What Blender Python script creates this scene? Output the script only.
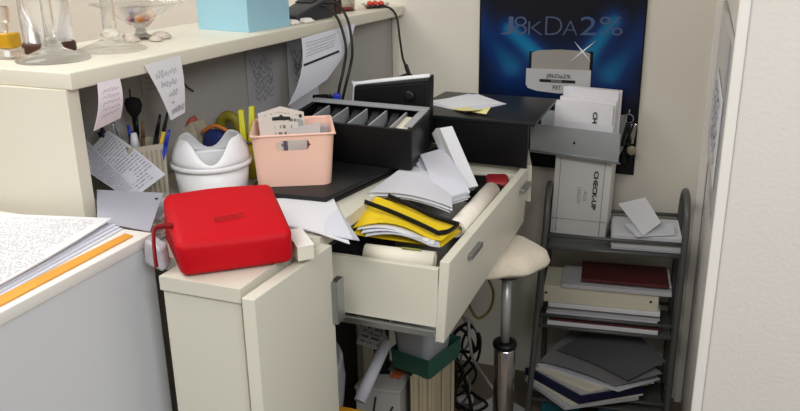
import bpy, bmesh, math, random
from mathutils import Vector, Matrix
random.seed(7)
for o in list(bpy.data.objects): bpy.data.objects.remove(o)
scene = bpy.context.scene
COL = scene.collection
V = Vector

# ------------------------------------------------------------------ camera, world, lamps, exposure
cam_d = bpy.data.cameras.new('camera'); cam = bpy.data.objects.new('camera', cam_d); COL.objects.link(cam)
RX = V((0.92977344, 0.3678126, -0.01533789)); DN = V((0.10529751, -0.30563715, -0.94630776)); FW = V((-0.35275174, 0.87823677, -0.32290305))
cam.matrix_world = Matrix(((RX.x, -DN.x, -FW.x, 0), (RX.y, -DN.y, -FW.y, 0), (RX.z, -DN.z, -FW.z, 1.33), (0, 0, 0, 1)))
cam_d.sensor_width = 36; cam_d.lens = 36.0; cam_d.clip_start = .02
scene.camera = cam
world = bpy.data.worlds.new('world'); scene.world = world; world.use_nodes = True
wb = world.node_tree.nodes['Background']; wb.inputs[0].default_value = (1.0, .985, .96, 1); wb.inputs[1].default_value = .13
def area(name, loc, size, sy, power, tgt, col=(1, .985, .95)):
    l = bpy.data.lights.new(name, 'AREA'); l.shape = 'RECTANGLE'; l.size = size; l.size_y = sy; l.energy = power; l.color = col
    o = bpy.data.objects.new(name, l); COL.objects.link(o); o.location = loc
    o.rotation_euler = (V(tgt) - V(loc)).to_track_quat('-Z', 'Y').to_euler(); return o
area('ceiling_or_fill_lamp', (-1.25, .45, 2.45), 1.0, .8, 11, (-1.2, .5, 0))
area('ceiling_or_fill_lamp', (-.3, -.7, 2.45), 1.0, .8, 29, (-.35, -.3, 0))
area('ceiling_or_fill_lamp', (1.2, -.5, 2.3), 1.0, 1.0, 36, (-.2, .8, .6), (.96, .985, 1.0))  # fill light added from the right to brighten right-facing fronts and the drawer side
area('ceiling_or_fill_lamp', (-2.3, 1.0, 2.6), 1.0, 1.0, 26, (-2.2, 1.0, 0))
vs = scene.view_settings; vs.view_transform = 'Standard'; vs.look = 'None'; vs.gamma = 1; vs.use_curve_mapping = False; vs.exposure = 0.0

# ------------------------------------------------------------------ materials
def lin(c):
    r = []
    for v in c:
        v /= 255.0
        r.append(v/12.92 if v <= .04045 else ((v+.055)/1.055)**2.4)
    return (*r, 1)
MATS = {}
def mat(name, rgb, rough=.5, metal=0, var=.06, vscale=12, bump=0, bscale=200, spec=.5, trans=0, alpha=1, sheen=0, ior=1.45, vec=None):
    if name in MATS: return MATS[name]
    m = bpy.data.materials.new(name); m.use_nodes = True; nt = m.node_tree; p = nt.nodes['Principled BSDF']
    c = lin(rgb)
    p.inputs['Roughness'].default_value = rough; p.inputs['Metallic'].default_value = metal
    p.inputs['Specular IOR Level'].default_value = spec; p.inputs['Transmission Weight'].default_value = trans
    p.inputs['Alpha'].default_value = alpha; p.inputs['Sheen Weight'].default_value = sheen; p.inputs['IOR'].default_value = ior
    tc = nt.nodes.new('ShaderNodeTexCoord')
    if var:
        n = nt.nodes.new('ShaderNodeTexNoise'); n.inputs['Scale'].default_value = vscale; n.inputs['Detail'].default_value = 4
        nt.links.new(tc.outputs['Object'], n.inputs['Vector'])
        r = nt.nodes.new('ShaderNodeMix'); r.data_type = 'RGBA'
        r.inputs[6].default_value = tuple(max(0, x*(1-var)) for x in c[:3])+(1,); r.inputs[7].default_value = tuple(min(1, x*(1+var)) for x in c[:3])+(1,)
        nt.links.new(n.outputs[0], r.inputs[0]); nt.links.new(r.outputs[2], p.inputs['Base Color'])
    else: p.inputs['Base Color'].default_value = c
    if bump:
        n2 = nt.nodes.new('ShaderNodeTexNoise'); n2.inputs['Scale'].default_value = bscale; nt.links.new(tc.outputs['Object'], n2.inputs['Vector'])
        b = nt.nodes.new('ShaderNodeBump'); b.inputs['Strength'].default_value = bump; b.inputs['Distance'].default_value = .002
        nt.links.new(n2.outputs[0], b.inputs['Height']); nt.links.new(b.outputs[0], p.inputs['Normal'])
    MATS[name] = m; return m
class NG:
    def __init__(s, nt): s.nt = nt
    def m(s, op, a, b=0, c=0, clamp=False):
        n = s.nt.nodes.new('ShaderNodeMath'); n.operation = op; n.use_clamp = clamp
        for i, v in enumerate((a, b, c)):
            if isinstance(v, (int, float)): n.inputs[i].default_value = v
            else: s.nt.links.new(v, n.inputs[i])
        return n.outputs[0]
def print_mat(name, paper, ink, rows, cols=40, thresh=.46, strength=.75, block=0, rough=.7, mg=.07):
    """printed sheet: rows of words on paper, laid out on the sheet's own UV"""
    if name in MATS: return MATS[name]
    m = mat(name, paper, rough, var=0); nt = m.node_tree; p = nt.nodes['Principled BSDF']; g = NG(nt)
    tc = nt.nodes.new('ShaderNodeTexCoord'); sp = nt.nodes.new('ShaderNodeSeparateXYZ'); nt.links.new(tc.outputs['UV'], sp.inputs[0])
    u, v = sp.outputs[0], sp.outputs[1]
    rv = g.m('MULTIPLY', v, rows); row = g.m('FLOOR', rv); fr = g.m('FRACT', rv)
    cb = nt.nodes.new('ShaderNodeCombineXYZ'); nt.links.new(g.m('MULTIPLY', u, cols), cb.inputs[0]); nt.links.new(g.m('MULTIPLY', row, 5.37), cb.inputs[1])
    n = nt.nodes.new('ShaderNodeTexNoise'); n.inputs['Scale'].default_value = 1.0; n.inputs['Detail'].default_value = 2; nt.links.new(cb.outputs[0], n.inputs['Vector'])
    k = g.m('GREATER_THAN', n.outputs[0], thresh)
    k = g.m('MULTIPLY', k, g.m('MULTIPLY', g.m('GREATER_THAN', fr, .3), g.m('LESS_THAN', fr, .75)))
    k = g.m('MULTIPLY', k, g.m('MULTIPLY', g.m('GREATER_THAN', u, mg), g.m('LESS_THAN', u, 1-mg)))
    k = g.m('MULTIPLY', k, g.m('MULTIPLY', g.m('GREATER_THAN', v, mg*.8), g.m('LESS_THAN', v, 1-mg)))
    if block:
        cb2 = nt.nodes.new('ShaderNodeCombineXYZ'); nt.links.new(g.m('FLOOR', g.m('MULTIPLY', u, 3)), cb2.inputs[0]); nt.links.new(g.m('FLOOR', g.m('MULTIPLY', v, rows/4.0)), cb2.inputs[1])
        w = nt.nodes.new('ShaderNodeTexWhiteNoise'); w.noise_dimensions = '2D'; nt.links.new(cb2.outputs[0], w.inputs['Vector'])
        k = g.m('MULTIPLY', k, g.m('GREATER_THAN', w.outputs[0], block))
    mx = nt.nodes.new('ShaderNodeMix'); mx.data_type = 'RGBA'; mx.inputs[6].default_value = lin(paper); mx.inputs[7].default_value = lin(ink)
    nt.links.new(g.m('MULTIPLY', k, strength), mx.inputs[0]); nt.links.new(mx.outputs[2], p.inputs['Base Color'])
    return m

CREAM = mat('cream_laminate', (212, 208, 193), .42, var=.03, vscale=5, bump=.03, bscale=60)
CREAM2 = mat('cream_counter', (224, 219, 202), .4, var=.03, vscale=4)
EDGE = mat('worn_edge_band', (232, 222, 208), .5, var=.12, vscale=25)
WHITEP = mat('grey_white_panel', (214, 215, 218), .38, var=.02, vscale=3)
WALL = mat('warm_wall_paint', (226, 220, 208), .8, var=.03, vscale=3, bump=.05, bscale=120)
WALLW = mat('rough_white_wall', (222, 217, 210), .85, var=.03, vscale=6, bump=.25, bscale=140)
TAN = mat('tan_wall_paint', (224, 194, 164), .8, var=.03, vscale=2)
TRIMW = mat('white_gloss_trim', (238, 234, 228), .35, var=.02)
FLOOR = mat('brown_floor', (112, 100, 88), .5, var=.2, vscale=6)
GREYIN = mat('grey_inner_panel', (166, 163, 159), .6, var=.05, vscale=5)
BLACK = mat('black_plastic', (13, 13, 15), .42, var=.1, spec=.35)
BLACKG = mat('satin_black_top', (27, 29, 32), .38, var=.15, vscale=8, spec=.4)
RUBBER = mat('black_cable', (14, 14, 15), .5, var=0)
GREYP = mat('grey_tray_plastic', (160, 162, 165), .45, var=.05)
CHROME = mat('chrome', (200, 200, 202), .18, 1, var=.05)
STEEL = mat('brushed_steel', (168, 172, 174), .38, 1, var=.12, vscale=30)
HOLDER = mat('grey_metal_holder', (184, 190, 194), .3, .25, var=.12, vscale=9)
RACKM = mat('dark_grey_rack_paint', (96, 98, 98), .45, .3, var=.08)
RED = mat('red_leatherette', (190, 2, 21), .6, var=.1, vscale=9, bump=.25, bscale=420, spec=.25)
REDD = mat('dark_red_stitch', (128, 4, 14), .6, var=.1)
PINK = mat('pink_plastic', (240, 196, 176), .42, var=.03)
WHITEPL = mat('white_plastic', (236, 236, 238), .35, var=.02)
PAPER = mat('white_paper', (226, 226, 230), .75, var=.03, vscale=9)
PAPERB = mat('bluish_paper', (214, 216, 226), .75, var=.04, vscale=9)
PAPERG = mat('grey_paper', (188, 188, 192), .75, var=.06, vscale=9)
PAPERC = mat('cream_paper', (226, 219, 202), .75, var=.05, vscale=9)
PAPERPK = mat('pinkish_note_paper', (226, 216, 222), .75, var=.04, vscale=9)
YELLOW = mat('yellow_envelope', (236, 202, 28), .6, var=.08, vscale=10)
YELL2 = mat('yellow_green_plastic', (206, 200, 40), .4, var=.08)
ORANGE = mat('orange_wood_strip', (226, 158, 58), .5, var=.15, vscale=18)
BLUEBOX = mat('pale_blue_board', (156, 200, 216), .6, var=.03)
GLASS = mat('clear_glass', (250, 252, 252), .02, var=0, trans=1, ior=1.3, alpha=.6)
INK = mat('ink', (40, 40, 46), .6, var=0); PENCIL = mat('pencil_grey', (112, 110, 122), .6, var=0)
INKB = mat('black_marker', (22, 22, 26), .6, var=0)
BROWN = mat('dark_brown_wood', (70, 40, 26), .55, var=.35, vscale=60)
FLUFF = mat('cream_fleece', (226, 214, 194), .95, var=.08, vscale=60, bump=.8, bscale=260, sheen=.4)
SEATG = mat('grey_seat_vinyl', (150, 148, 144), .5, var=.05)
GREEN = mat('dark_green_plastic', (36, 78, 64), .45, var=.08)
GREYCARD = mat('grey_carton', (156, 154, 150), .7, var=.05)
WOODL = mat('pale_wood', (160, 148, 124), .6, var=.12, vscale=20)
NAVY = mat('navy_card', (22, 24, 62), .5, var=.1)
MAROON = mat('maroon_folder', (84, 32, 34), .6, var=.3, vscale=18)
TEAL = mat('teal_plastic', (20, 96, 108), .5, var=.1)
BLUE = mat('blue_plastic', (30, 52, 170), .35, var=.05)
SHELL = mat('seashell', (206, 192, 178), .5, var=.35, vscale=60, bump=.4, bscale=90)
AMBER = mat('amber_liquid', (226, 178, 40), .1, var=.05, trans=.4)
PLASTIC = mat('crumpled_clear_bag', (170, 170, 174), .3, var=.15, vscale=30, bump=.6, bscale=40)
TEXT1 = print_mat('printed_sheet', (222, 222, 225), (100, 100, 108), 62, 100, .5, .6, .2, mg=.025)
TEXT2 = print_mat('printed_leaflet', (206, 207, 216), (80, 82, 98), 22, 34, .46, .6, .2)
TEXT3 = print_mat('printed_list', (186, 186, 196), (70, 70, 80), 34, 30, .44, .6)
TEXT4 = print_mat('printed_pack_card', (214, 206, 196), (90, 84, 80), 9, 16, .5, .8, .3)

# ------------------------------------------------------------------ mesh helpers (world coordinates; origins moved to each thing's base at the end)
def link(name, me, m, parent=None):
    o = bpy.data.objects.new(name, me); COL.objects.link(o)
    if m and not me.materials: me.materials.append(m)
    if parent: o.parent = parent
    return o
def mesh(name, vs_, fs, m, parent=None, smooth=False, uvs=None, sharp=None):
    me = bpy.data.meshes.new(name); me.from_pydata([tuple(v) for v in vs_], [], fs)
    if uvs:
        l = me.uv_layers.new(name='UVMap')
        for i, lp in enumerate(me.loops): l.data[i].uv = uvs[lp.vertex_index]
    if smooth:
        for p in me.polygons: p.use_smooth = True
    me.update()
    if sharp: me.set_sharp_from_angle(angle=sharp)
    return link(name, me, m, parent)
def tag(o, label, cat, group=None):
    o['label'] = label; o['category'] = cat
    if group: o['group'] = group
    return o
def thing(name, label, cat, group=None):
    o = bpy.data.objects.new(name, None); COL.objects.link(o); o.empty_display_size = .05
    return tag(o, label, cat, group)
def struct(o): o['kind'] = 'structure'; return o
def rboxm(name, c8, m, parent=None, r=.003, seg=2, flat=1, puff=None):
    """rounded hexahedron; c8 = 4 bottom corners then 4 top corners, same turn"""
    c = [V(p) for p in c8]
    L = [((c[1]-c[0]).length+(c[5]-c[4]).length)/2, ((c[3]-c[0]).length+(c[7]-c[4]).length)/2, ((c[4]-c[0]).length+(c[6]-c[2]).length)/2]
    rr = [min(.98, 2*r/max(l, 1e-6)) for l in L]
    def ticks(q):
        a = [-1+q*(1-math.cos(math.pi/2*k/seg)) if False else -1+q*k/seg for k in range(seg+1)]
        mid = [-(1-q)+2*(1-q)*k/flat for k in range(1, flat)]
        return a+mid+[-x for x in reversed(a)]
    T = [ticks(q) for q in rr]
    vid = {}; vs_ = []; fs = []
    def pt(ix, iy, iz):
        key = (ix, iy, iz)
        if key in vid: return vid[key]
        p = [T[0][ix], T[1][iy], T[2][iz]]
        q = [max(-(1-rr[k]), min(1-rr[k], p[k])) for k in range(3)]
        d = [(p[k]-q[k])/rr[k] for k in range(3)]
        n = math.sqrt(sum(x*x for x in d))
        if n > 1e-9:
            mxd = max(abs(x) for x in d); p = [q[k]+rr[k]*d[k]/n*mxd for k in range(3)]
        if puff: p = puff(p)
        u, v, w = [(x+1)/2 for x in p]
        P = (c[0]*(1-u)*(1-v)+c[1]*u*(1-v)+c[2]*u*v+c[3]*(1-u)*v)*(1-w)+(c[4]*(1-u)*(1-v)+c[5]*u*(1-v)+c[6]*u*v+c[7]*(1-u)*v)*w
        vid[key] = len(vs_); vs_.append(P); return vid[key]
    nx, ny, nz = [len(t)-1 for t in T]
    for i in range(nx):
        for j in range(ny):
            fs.append((pt(i, j, 0), pt(i, j+1, 0), pt(i+1, j+1, 0), pt(i+1, j, 0))); fs.append((pt(i, j, nz), pt(i+1, j, nz), pt(i+1, j+1, nz), pt(i, j+1, nz)))
    for i in range(nx):
        for k in range(nz):
            fs.append((pt(i, 0, k), pt(i+1, 0, k), pt(i+1, 0, k+1), pt(i, 0, k+1))); fs.append((pt(i, ny, k), pt(i, ny, k+1), pt(i+1, ny, k+1), pt(i+1, ny, k)))
    for j in range(ny):
        for k in range(nz):
            fs.append((pt(0, j, k), pt(0, j, k+1), pt(0, j+1, k+1), pt(0, j+1, k))); fs.append((pt(nx, j, k), pt(nx, j+1, k), pt(nx, j+1, k+1), pt(nx, j, k+1)))
    return mesh(name, vs_, fs, m, parent, smooth=(seg > 1))
def c8box(x0, x1, y0, y1, z0, z1): return [(x0, y0, z0), (x1, y0, z0), (x1, y1, z0), (x0, y1, z0), (x0, y0, z1), (x1, y0, z1), (x1, y1, z1), (x0, y1, z1)]
def c8prism(q, z0, z1): return [(x, y, z0) for x, y in q]+[(x, y, z1) for x, y in q]
def box(name, b, m, parent=None, r=.0012, seg=1): return rboxm(name, c8box(*b), m, parent, r, seg)
def qbox(name, q, z0, z1, m, parent=None, r=.0012, seg=1): return rboxm(name, c8prism(q, z0, z1), m, parent, r, seg)
def obb(name, ctr, size, m, parent=None, rot=(0, 0, 0), r=.001, seg=1, **k):
    """ctr = base centre"""
    from mathutils import Euler
    R = Euler(rot).to_matrix(); sx, sy, sz = [s/2 for s in size]; C = V(ctr)
    return rboxm(name, [C+R@V(p) for p in c8box(-sx, sx, -sy, sy, 0, 2*sz)], m, parent, r, seg, **k)
def prism(name, poly, z0, z1, m, parent=None):
    n = len(poly); vs_ = [(x, y, z0) for x, y in poly]+[(x, y, z1) for x, y in poly]
    return mesh(name, vs_, [tuple(range(n-1, -1, -1)), tuple(range(n, 2*n))]+[(i, (i+1) % n, n+(i+1) % n, n+i) for i in range(n)], m, parent)
def lathe(name, prof, ctr, m, parent=None, seg=32, sx=1, sy=1, axis=None, wob=None):
    C = V(ctr); R = axis.to_matrix() if axis else Matrix.Identity(3); vs_ = []; fs = []; n = len(prof)
    for i in range(seg):
        a = 2*math.pi*i/seg
        for j, (r, z) in enumerate(prof):
            w = wob(a, r, z) if wob else 1
            vs_.append(C+R@V((r*w*math.cos(a)*sx, r*w*math.sin(a)*sy, z)))
    for i in range(seg):
        for j in range(n-1):
            a, b = i*n+j, ((i+1) % seg)*n+j; fs.append((a, b, b+1, a+1))
    o = mesh(name, vs_, fs, m, parent, smooth=True)
    bm = bmesh.new(); bm.from_mesh(o.data); bmesh.ops.remove_doubles(bm, verts=bm.verts, dist=1e-6); bmesh.ops.recalc_face_normals(bm, faces=bm.faces); bm.to_mesh(o.data); bm.free()
    return o
def smooth_path(pts, k=6):
    P = [V(p) for p in pts]
    if len(P) < 3: return P
    out = []
    for i in range(len(P)-1):
        a, b, c, d = P[max(0, i-1)], P[i], P[i+1], P[min(len(P)-1, i+2)]
        for s in range(k):
            t = s/k; out.append(.5*((2*b)+(c-a)*t+(2*a-5*b+4*c-d)*t*t+(3*b-a-3*c+d)*t**3))
    return out+[P[-1]]
def tube(name, pts, r, m, parent=None, seg=8, k=6, ratio=1.0, closed=False):
    P = smooth_path(pts, k) if k else [V(p) for p in pts]; n = len(P); vs_ = []; fs = []
    t0 = (P[1]-P[0]).normalized(); up = V((0, 0, 1)) if abs(t0.z) < .9 else V((1, 0, 0)); nrm = (up-t0*up.dot(t0)).normalized()
    for i in range(n):
        t = (P[min(n-1, i+1)]-P[max(0, i-1)]).normalized(); nrm = (nrm-t*nrm.dot(t)).normalized(); bn = t.cross(nrm)
        rr = r(i/(n-1)) if callable(r) else r
        for s in range(seg):
            a = 2*math.pi*s/seg; vs_.append(P[i]+nrm*math.cos(a)*rr+bn*math.sin(a)*rr*ratio)
    for i in range(n-1):
        for s in range(seg): fs.append((i*seg+s, i*seg+(s+1) % seg, (i+1)*seg+(s+1) % seg, (i+1)*seg+s))
    fs.append(tuple(range(seg-1, -1, -1))); fs.append(tuple((n-1)*seg+s for s in range(seg)))
    return mesh(name, vs_, fs, m, parent, smooth=True)
def sheetfn(c, bend=None):
    c = [V(p) for p in c]
    def f(u, v):
        P = c[0]*(1-u)*(1-v)+c[1]*u*(1-v)+c[2]*u*v+c[3]*(1-u)*v
        return P+V(bend(u, v)) if bend else P
    return f
def sheet(name, c, m, parent=None, nx=8, ny=8, bend=None, th=.0008):
    """thin sheet; c = u0v0, u1v0, u1v1, u0v1"""
    f = sheetfn(c, bend); vs_ = []; uv = []; fs = []; e = 1e-3
    nrm0 = (V(c[1])-V(c[0])).cross(V(c[3])-V(c[0])).normalized()
    for s in (0, 1):
        for j in range(ny+1):
            for i in range(nx+1):
                u, v = i/nx, j/ny; vs_.append(f(u, v)+nrm0*(th*(.5-s))); uv.append((u, v))
    W = nx+1; N = W*(ny+1)
    for j in range(ny):
        for i in range(nx):
            a = j*W+i; fs.append((a, a+1, a+1+W, a+W)); fs.append((N+a, N+a+W, N+a+1+W, N+a+1))
    rim = [i for i in range(W)]+[j*W+nx for j in range(1, ny+1)]+[ny*W+i for i in range(nx-1, -1, -1)]+[j*W for j in range(ny-1, 0, -1)]
    for q in range(len(rim)):
        a, b = rim[q], rim[(q+1) % len(rim)]; fs.append((b, a, N+a, N+b))
    return mesh(name, vs_, fs, m, parent, smooth=False, uvs=uv)
def stack(name, c, h, n, m, label, cat, group=None, bend=None, jit=.006, mats=None):
    """a pile of sheets that reads as one bundle: sheets are its parts"""
    t = thing(name, label, cat, group)
    up = (V(c[1])-V(c[0])).cross(V(c[3])-V(c[0])).normalized()
    for i in range(n):
        d = V((random.uniform(-jit, jit), random.uniform(-jit, jit), 0)) if i < n-1 else V((0, 0, 0))
        d -= up*d.dot(up)
        cc = [V(p)+d-up*(h*(n-1-i)/max(1, n-1)) for p in c]
        sheet('sheet', cc, mats[i % len(mats)] if mats and i < n-1 else m, t, 6, 6, bend, th=min(.9*h/n if n > 1 else h, .004))
    return t
FONTC = {}
def text(name, s, o, xd, yd, height, m, parent=None, width=None, bold=False, thin=None):
    key = (s, bold)
    cu = bpy.data.curves.new('t', 'FONT'); cu.body = s; cu.size = 1; cu.extrude = .004; cu.resolution_u = 4
    cu.offset = .035 if bold else (thin or 0)
    ob = bpy.data.objects.new('t', cu); COL.objects.link(ob); dg = bpy.context.evaluated_depsgraph_get(); dg.update()
    me = bpy.data.meshes.new_from_object(ob.evaluated_get(dg)); bpy.data.objects.remove(ob); bpy.data.curves.remove(cu)
    xs = [v.co.x for v in me.vertices]; ys = [v.co.y for v in me.vertices]; x0, x1, y0, y1 = min(xs), max(xs), min(ys), max(ys)
    X = V(xd).normalized(); Y = V(yd).normalized(); Z = X.cross(Y); k = height/(y1-y0); kx = (width/(x1-x0)) if width else k
    for v in me.vertices: v.co = V(o)+X*((v.co.x-x0)*kx)+Y*((v.co.y-y0)*k)+Z*(v.co.z*.02)
    me.name = name; me.materials.clear(); return link(name, me, m, parent)
def ribbon(name, strokes, f, m, parent=None, w=.0012, off=.0012):
    """pen strokes drawn on a sheet: polylines in the sheet's uv turned into thin raised lines"""
    vs_ = []; fs = []
    for st in strokes:
        P = [f(*p) for p in st]
        for i in range(len(P)-1):
            a, b = P[i], P[i+1]; u, v = st[i]
            n = (f(u+.01, v)-f(u, v)).cross(f(u, v+.01)-f(u, v)).normalized()
            d = (b-a); 
            if d.length < 1e-7: continue
            s = d.normalized().cross(n)*w/2; k = len(vs_)
            for e in (off, -off): vs_ += [a-s+n*e, a+s+n*e, b+s+n*e, b-s+n*e]
            fs += [(k, k+1, k+2, k+3), (k+7, k+6, k+5, k+4)]
    return mesh(name, vs_, fs, m, parent)
def scrawl(u0, u1, v, h, n, rnd):
    """one handwritten word"""
    st = []
    for i in range(n*4+1):
        t = i/(n*4); st.append((u0+(u1-u0)*t+rnd.uniform(-.01, .01), v+h*(.5*math.sin(i*math.pi/2+.6)+rnd.uniform(-.35, .35))))
    return st

# ------------------------------------------------------------------ the setting
struct(box('floor', (-3.2, 1.4, -1.6, 2.34, -.05, 0), FLOOR))
struct(box('wall_back', (-3.2, .0, 2.224, 2.34, 0, 2.7), WALL))
struct(box('wall_left', (-3.2, -3.1, -1.6, 2.224, 0, 2.7), TAN))
wr = struct(rboxm('wall_right', c8prism([(.03, 1.4), (.16, 1.4), (.16, 2.34), (.0, 2.224)], 0, 2.7), TRIMW, None, .001, 1))
struct(box('wall_corner', (.033, 1.3, 1.27, 1.4, 0, 2.7), WALLW, None, .004, 2))
struct(rboxm('trim_1', c8prism([(.0165, 1.272), (.033, 1.268), (.033, 1.4), (.0215, 1.4)], 0, 2.7), TRIMW, None, .003, 2))
struct(box('trim_2', (-.905, -.889, 2.212, 2.224, .85, 1.102), CREAM))
struct(box('trim_3', (-.022, -.001, 2.205, 2.224, 0, 2.7), TRIMW, None, .003, 2))

# upper counter
t = thing('reception_counter', 'tall cream reception counter body below the glassware ledge', 'counter')
box('end_panel', (-1.19, -.957, .972, 1.0, 0, 1.102), CREAM2, t)
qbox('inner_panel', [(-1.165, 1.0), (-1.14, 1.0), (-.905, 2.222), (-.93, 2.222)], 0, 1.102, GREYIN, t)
qbox('outer_panel', [(-1.19, 1.0), (-1.17, 1.0), (-1.17, 2.222), (-1.19, 2.222)], 0, 1.102, CREAM2, t)
tag(rboxm('counter_ledge', c8prism([(-1.215, .985), (-.944, .972), (-.869, 2.222), (-1.19, 2.222)], 1.102, 1.13), CREAM2, None, .003, 2), 'thick cream ledge on top of the counter carrying the glassware', 'ledge')
t = thing('side_counter', 'white front counter block with newspapers lying on top', 'counter')
box('front_panel', (-.822, -.802, -.5, .945, 0, .872), WHITEP, t)
box('end_panel', (-1.19, -.822, .925, .945, 0, .872), WHITEP, t)
box('top_panel', (-1.19, -.8, -.5, .947, .872, .89), TRIMW, t, .002, 2)

# desk
prism('worktop', [(-.604, .884), (-.604, 1.106), (-.59, 1.106), (-.59, 1.765), (-.99, 1.765), (-1.13, 1.004), (-.952, 1.004), (-.952, .95), (-.745, .95), (-.745, .884)], .828, .85, CREAM)
tag(bpy.data.objects['worktop'], 'cream desk worktop under the shelf crowded with boxes and papers', 'worktop')
t = thing('base_cabinet', 'cream base cabinet under the red bag, door facing right', 'cabinet')
box('body', (-.743, -.607, .888, 1.104, .0, .828), CREAM, t)
d = rboxm('door', [(-.598, .876, .06), (-.576, .876, .06), (-.566, 1.104, .06), (-.588, 1.104, .06), (-.598, .876, .842), (-.576, .876, .842), (-.566, 1.104, .842), (-.588, 1.104, .842)], CREAM, t, .0025, 2)
box('edge_band', (-.604, -.5995, .887, 1.102, .06, .826), EDGE, t)
h = box('handle', (-.569, -.556, 1.094, 1.122, .7, .778), STEEL, d, .001)
h['label'] = 'grey metal edge handle'

# drawer pulled out of the desk
t = thing('office_desk', 'cream desk with its wide drawer pulled out, overflowing with papers', 'desk')
fr = rboxm('drawer_front', [(-.414, 1.184, .648), (-.397, 1.184, .648), (-.399, 1.792, .665), (-.415, 1.792, .665), (-.405, 1.184, .803), (-.387, 1.184, .803), (-.392, 1.792, .803), (-.409, 1.792, .803)], CREAM, t, .002, 2)
for y0 in (1.298, 1.708):
    box('handle', (-.394, -.381, y0, y0+.072, .7625, .7725), STEEL, fr, .001)
box('drawer_side', (-.78, -.409, 1.186, 1.199, .675, .786), CREAM, t)
box('drawer_side', (-.78, -.412, 1.776, 1.789, .675, .786), CREAM, t)
box('drawer_back', (-.78, -.768, 1.199, 1.776, .675, .786), CREAM, t)
box('drawer_bottom', (-.768, -.411, 1.199, 1.776, .676, .683), CREAM, t)
box('drawer_runner', (-.80, -.413, 1.176, 1.186, .66, .672), STEEL, t, .0008)
box('drawer_runner', (-.80, -.415, 1.789, 1.798, .66, .672), STEEL, t, .0008)
qbox('apron', [(-.86, 1.80), (-.386, 1.80), (-.462, 2.07), (-.86, 2.2)], .715, .804, CREAM, t)
box('leg_panel', (-.86, -.84, 1.80, 2.2, 0, .7145), CREAM, t)
box('runner_panel', (-.80, -.63, 1.107, 1.175, .62, .827), CREAM, t)
box('back_rail', (-.86, -.82, 1.107, 1.799, .66, .827), CREAM, t)

# ------------------------------------------------------------------ poster on the back wall
PX0, PX1, PZ0, PZ1 = -.64, -.19, .682, 1.32
po = thing('poster', 'dark blue cosmetic poster with a silver cream jar on the back wall', 'poster')
def poster_mat():
    m = mat('blue_ray_print', (4, 8, 26), .32, var=0); nt = m.node_tree; p = nt.nodes['Principled BSDF']; g = NG(nt)
    tc = nt.nodes.new('ShaderNodeTexCoord'); sp = nt.nodes.new('ShaderNodeSeparateXYZ'); nt.links.new(tc.outputs['UV'], sp.inputs[0])
    W, H = PX1-PX0, PZ1-PZ0
    x = g.m('MULTIPLY', sp.outputs[0], W); y = g.m('MULTIPLY', sp.outputs[1], H)
    tot = None
    for (ax, ay, bx, by, w, s) in (((-.555, 1.075, -.45, .985, .026, .62)), (-.66, 1.1, -.55, .97, .04, .32), (-.27, 1.10, -.34, 1.0, .028, .62), (-.17, 1.09, -.27, .96, .04, .32), (-.54, .95, -.28, .95, .08, .24)):
        ax -= PX0; bx -= PX0; ay -= PZ0; by -= PZ0
        L = math.hypot(bx-ax, by-ay); dx, dy = (bx-ax)/L, (by-ay)/L
        px = g.m('SUBTRACT', x, ax); py = g.m('SUBTRACT', y, ay)
        tt = g.m('ADD', g.m('MULTIPLY', px, dx), g.m('MULTIPLY', py, dy)); tcl = g.m('MAXIMUM', 0, g.m('MINIMUM', tt, L))
        ex = g.m('SUBTRACT', px, g.m('MULTIPLY', tcl, dx)); ey = g.m('SUBTRACT', py, g.m('MULTIPLY', tcl, dy))
        d2 = g.m('ADD', g.m('MULTIPLY', ex, ex), g.m('MULTIPLY', ey, ey))
        gl = g.m('MULTIPLY', g.m('EXPONENT', g.m('MULTIPLY', d2, -1/(w*w))), s)
        tot = gl if tot is None else g.m('ADD', tot, gl)
    cr = nt.nodes.new('ShaderNodeValToRGB'); nt.links.new(tot, cr.inputs[0])
    e = cr.color_ramp.elements; e[0].position = 0; e[0].color = lin((5, 8, 22)); e[1].position = 1; e[1].color = lin((12, 148, 196))
    k = e.new(.35); k.color = lin((8, 46, 104))
    nt.links.new(cr.outputs[0], p.inputs['Base Color']); return m
py = 2.217
pl = rboxm('backing', c8box(PX0, PX1, py, 2.2235, PZ0, PZ1), BLACK, po, .0005, 1)
mesh('print', [(PX0+.004, py-.0006, PZ0+.004), (PX1-.004, py-.0006, PZ0+.004), (PX1-.004, py-.0006, PZ1-.004), (PX0+.004, py-.0006, PZ1-.004),
               (PX0+.004, py, PZ0+.004), (PX1-.004, py, PZ0+.004), (PX1-.004, py, PZ1-.004), (PX0+.004, py, PZ1-.004)],
     [(0, 1, 2, 3), (4, 7, 6, 5), (0, 4, 5, 1), (1, 5, 6, 2), (2, 6, 7, 3), (3, 7, 4, 0)], poster_mat(), po, uvs=[(0, 0), (1, 0), (1, 1), (0, 1)]*2)
LET = mat('slate_lettering', (80, 93, 124), .4, var=0); LETB = mat('bright_lettering', (66, 92, 132), .4, var=0)
SILV = mat('printed_silver', (196, 196, 196), .4, var=.12, vscale=10); SILVL = mat('printed_lid_silver', (160, 156, 150), .4, var=.2, vscale=8); STAR = mat('printed_star', (240, 244, 250), .4, var=0)
kx = (.334)/(624-500.0); zb = 1.056
for ch, x0, x1, h, b in (('J', 501, 513.6, .049, 0), ('8', 514.5, 528, .049, 0), ('K', 529.5, 544.5, .036, 0), ('D', 547, 564, .049, 0), ('A', 565, 579.5, .038, 0), ('2', 582, 598, .049, 1), ('%', 601, 623.5, .049, 0)):
    X0 = -.58+(x0-500)*kx; text('lettering', ch, (X0, py-.001, zb+(x0-500)*5.5e-5), (1, 0, .012), (0, 0, 1), h, LETB if b else LET, po, width=(x1-x0)*kx, bold=False, thin=None if b else (-.008 if ch in '%J' else -.02))
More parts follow.
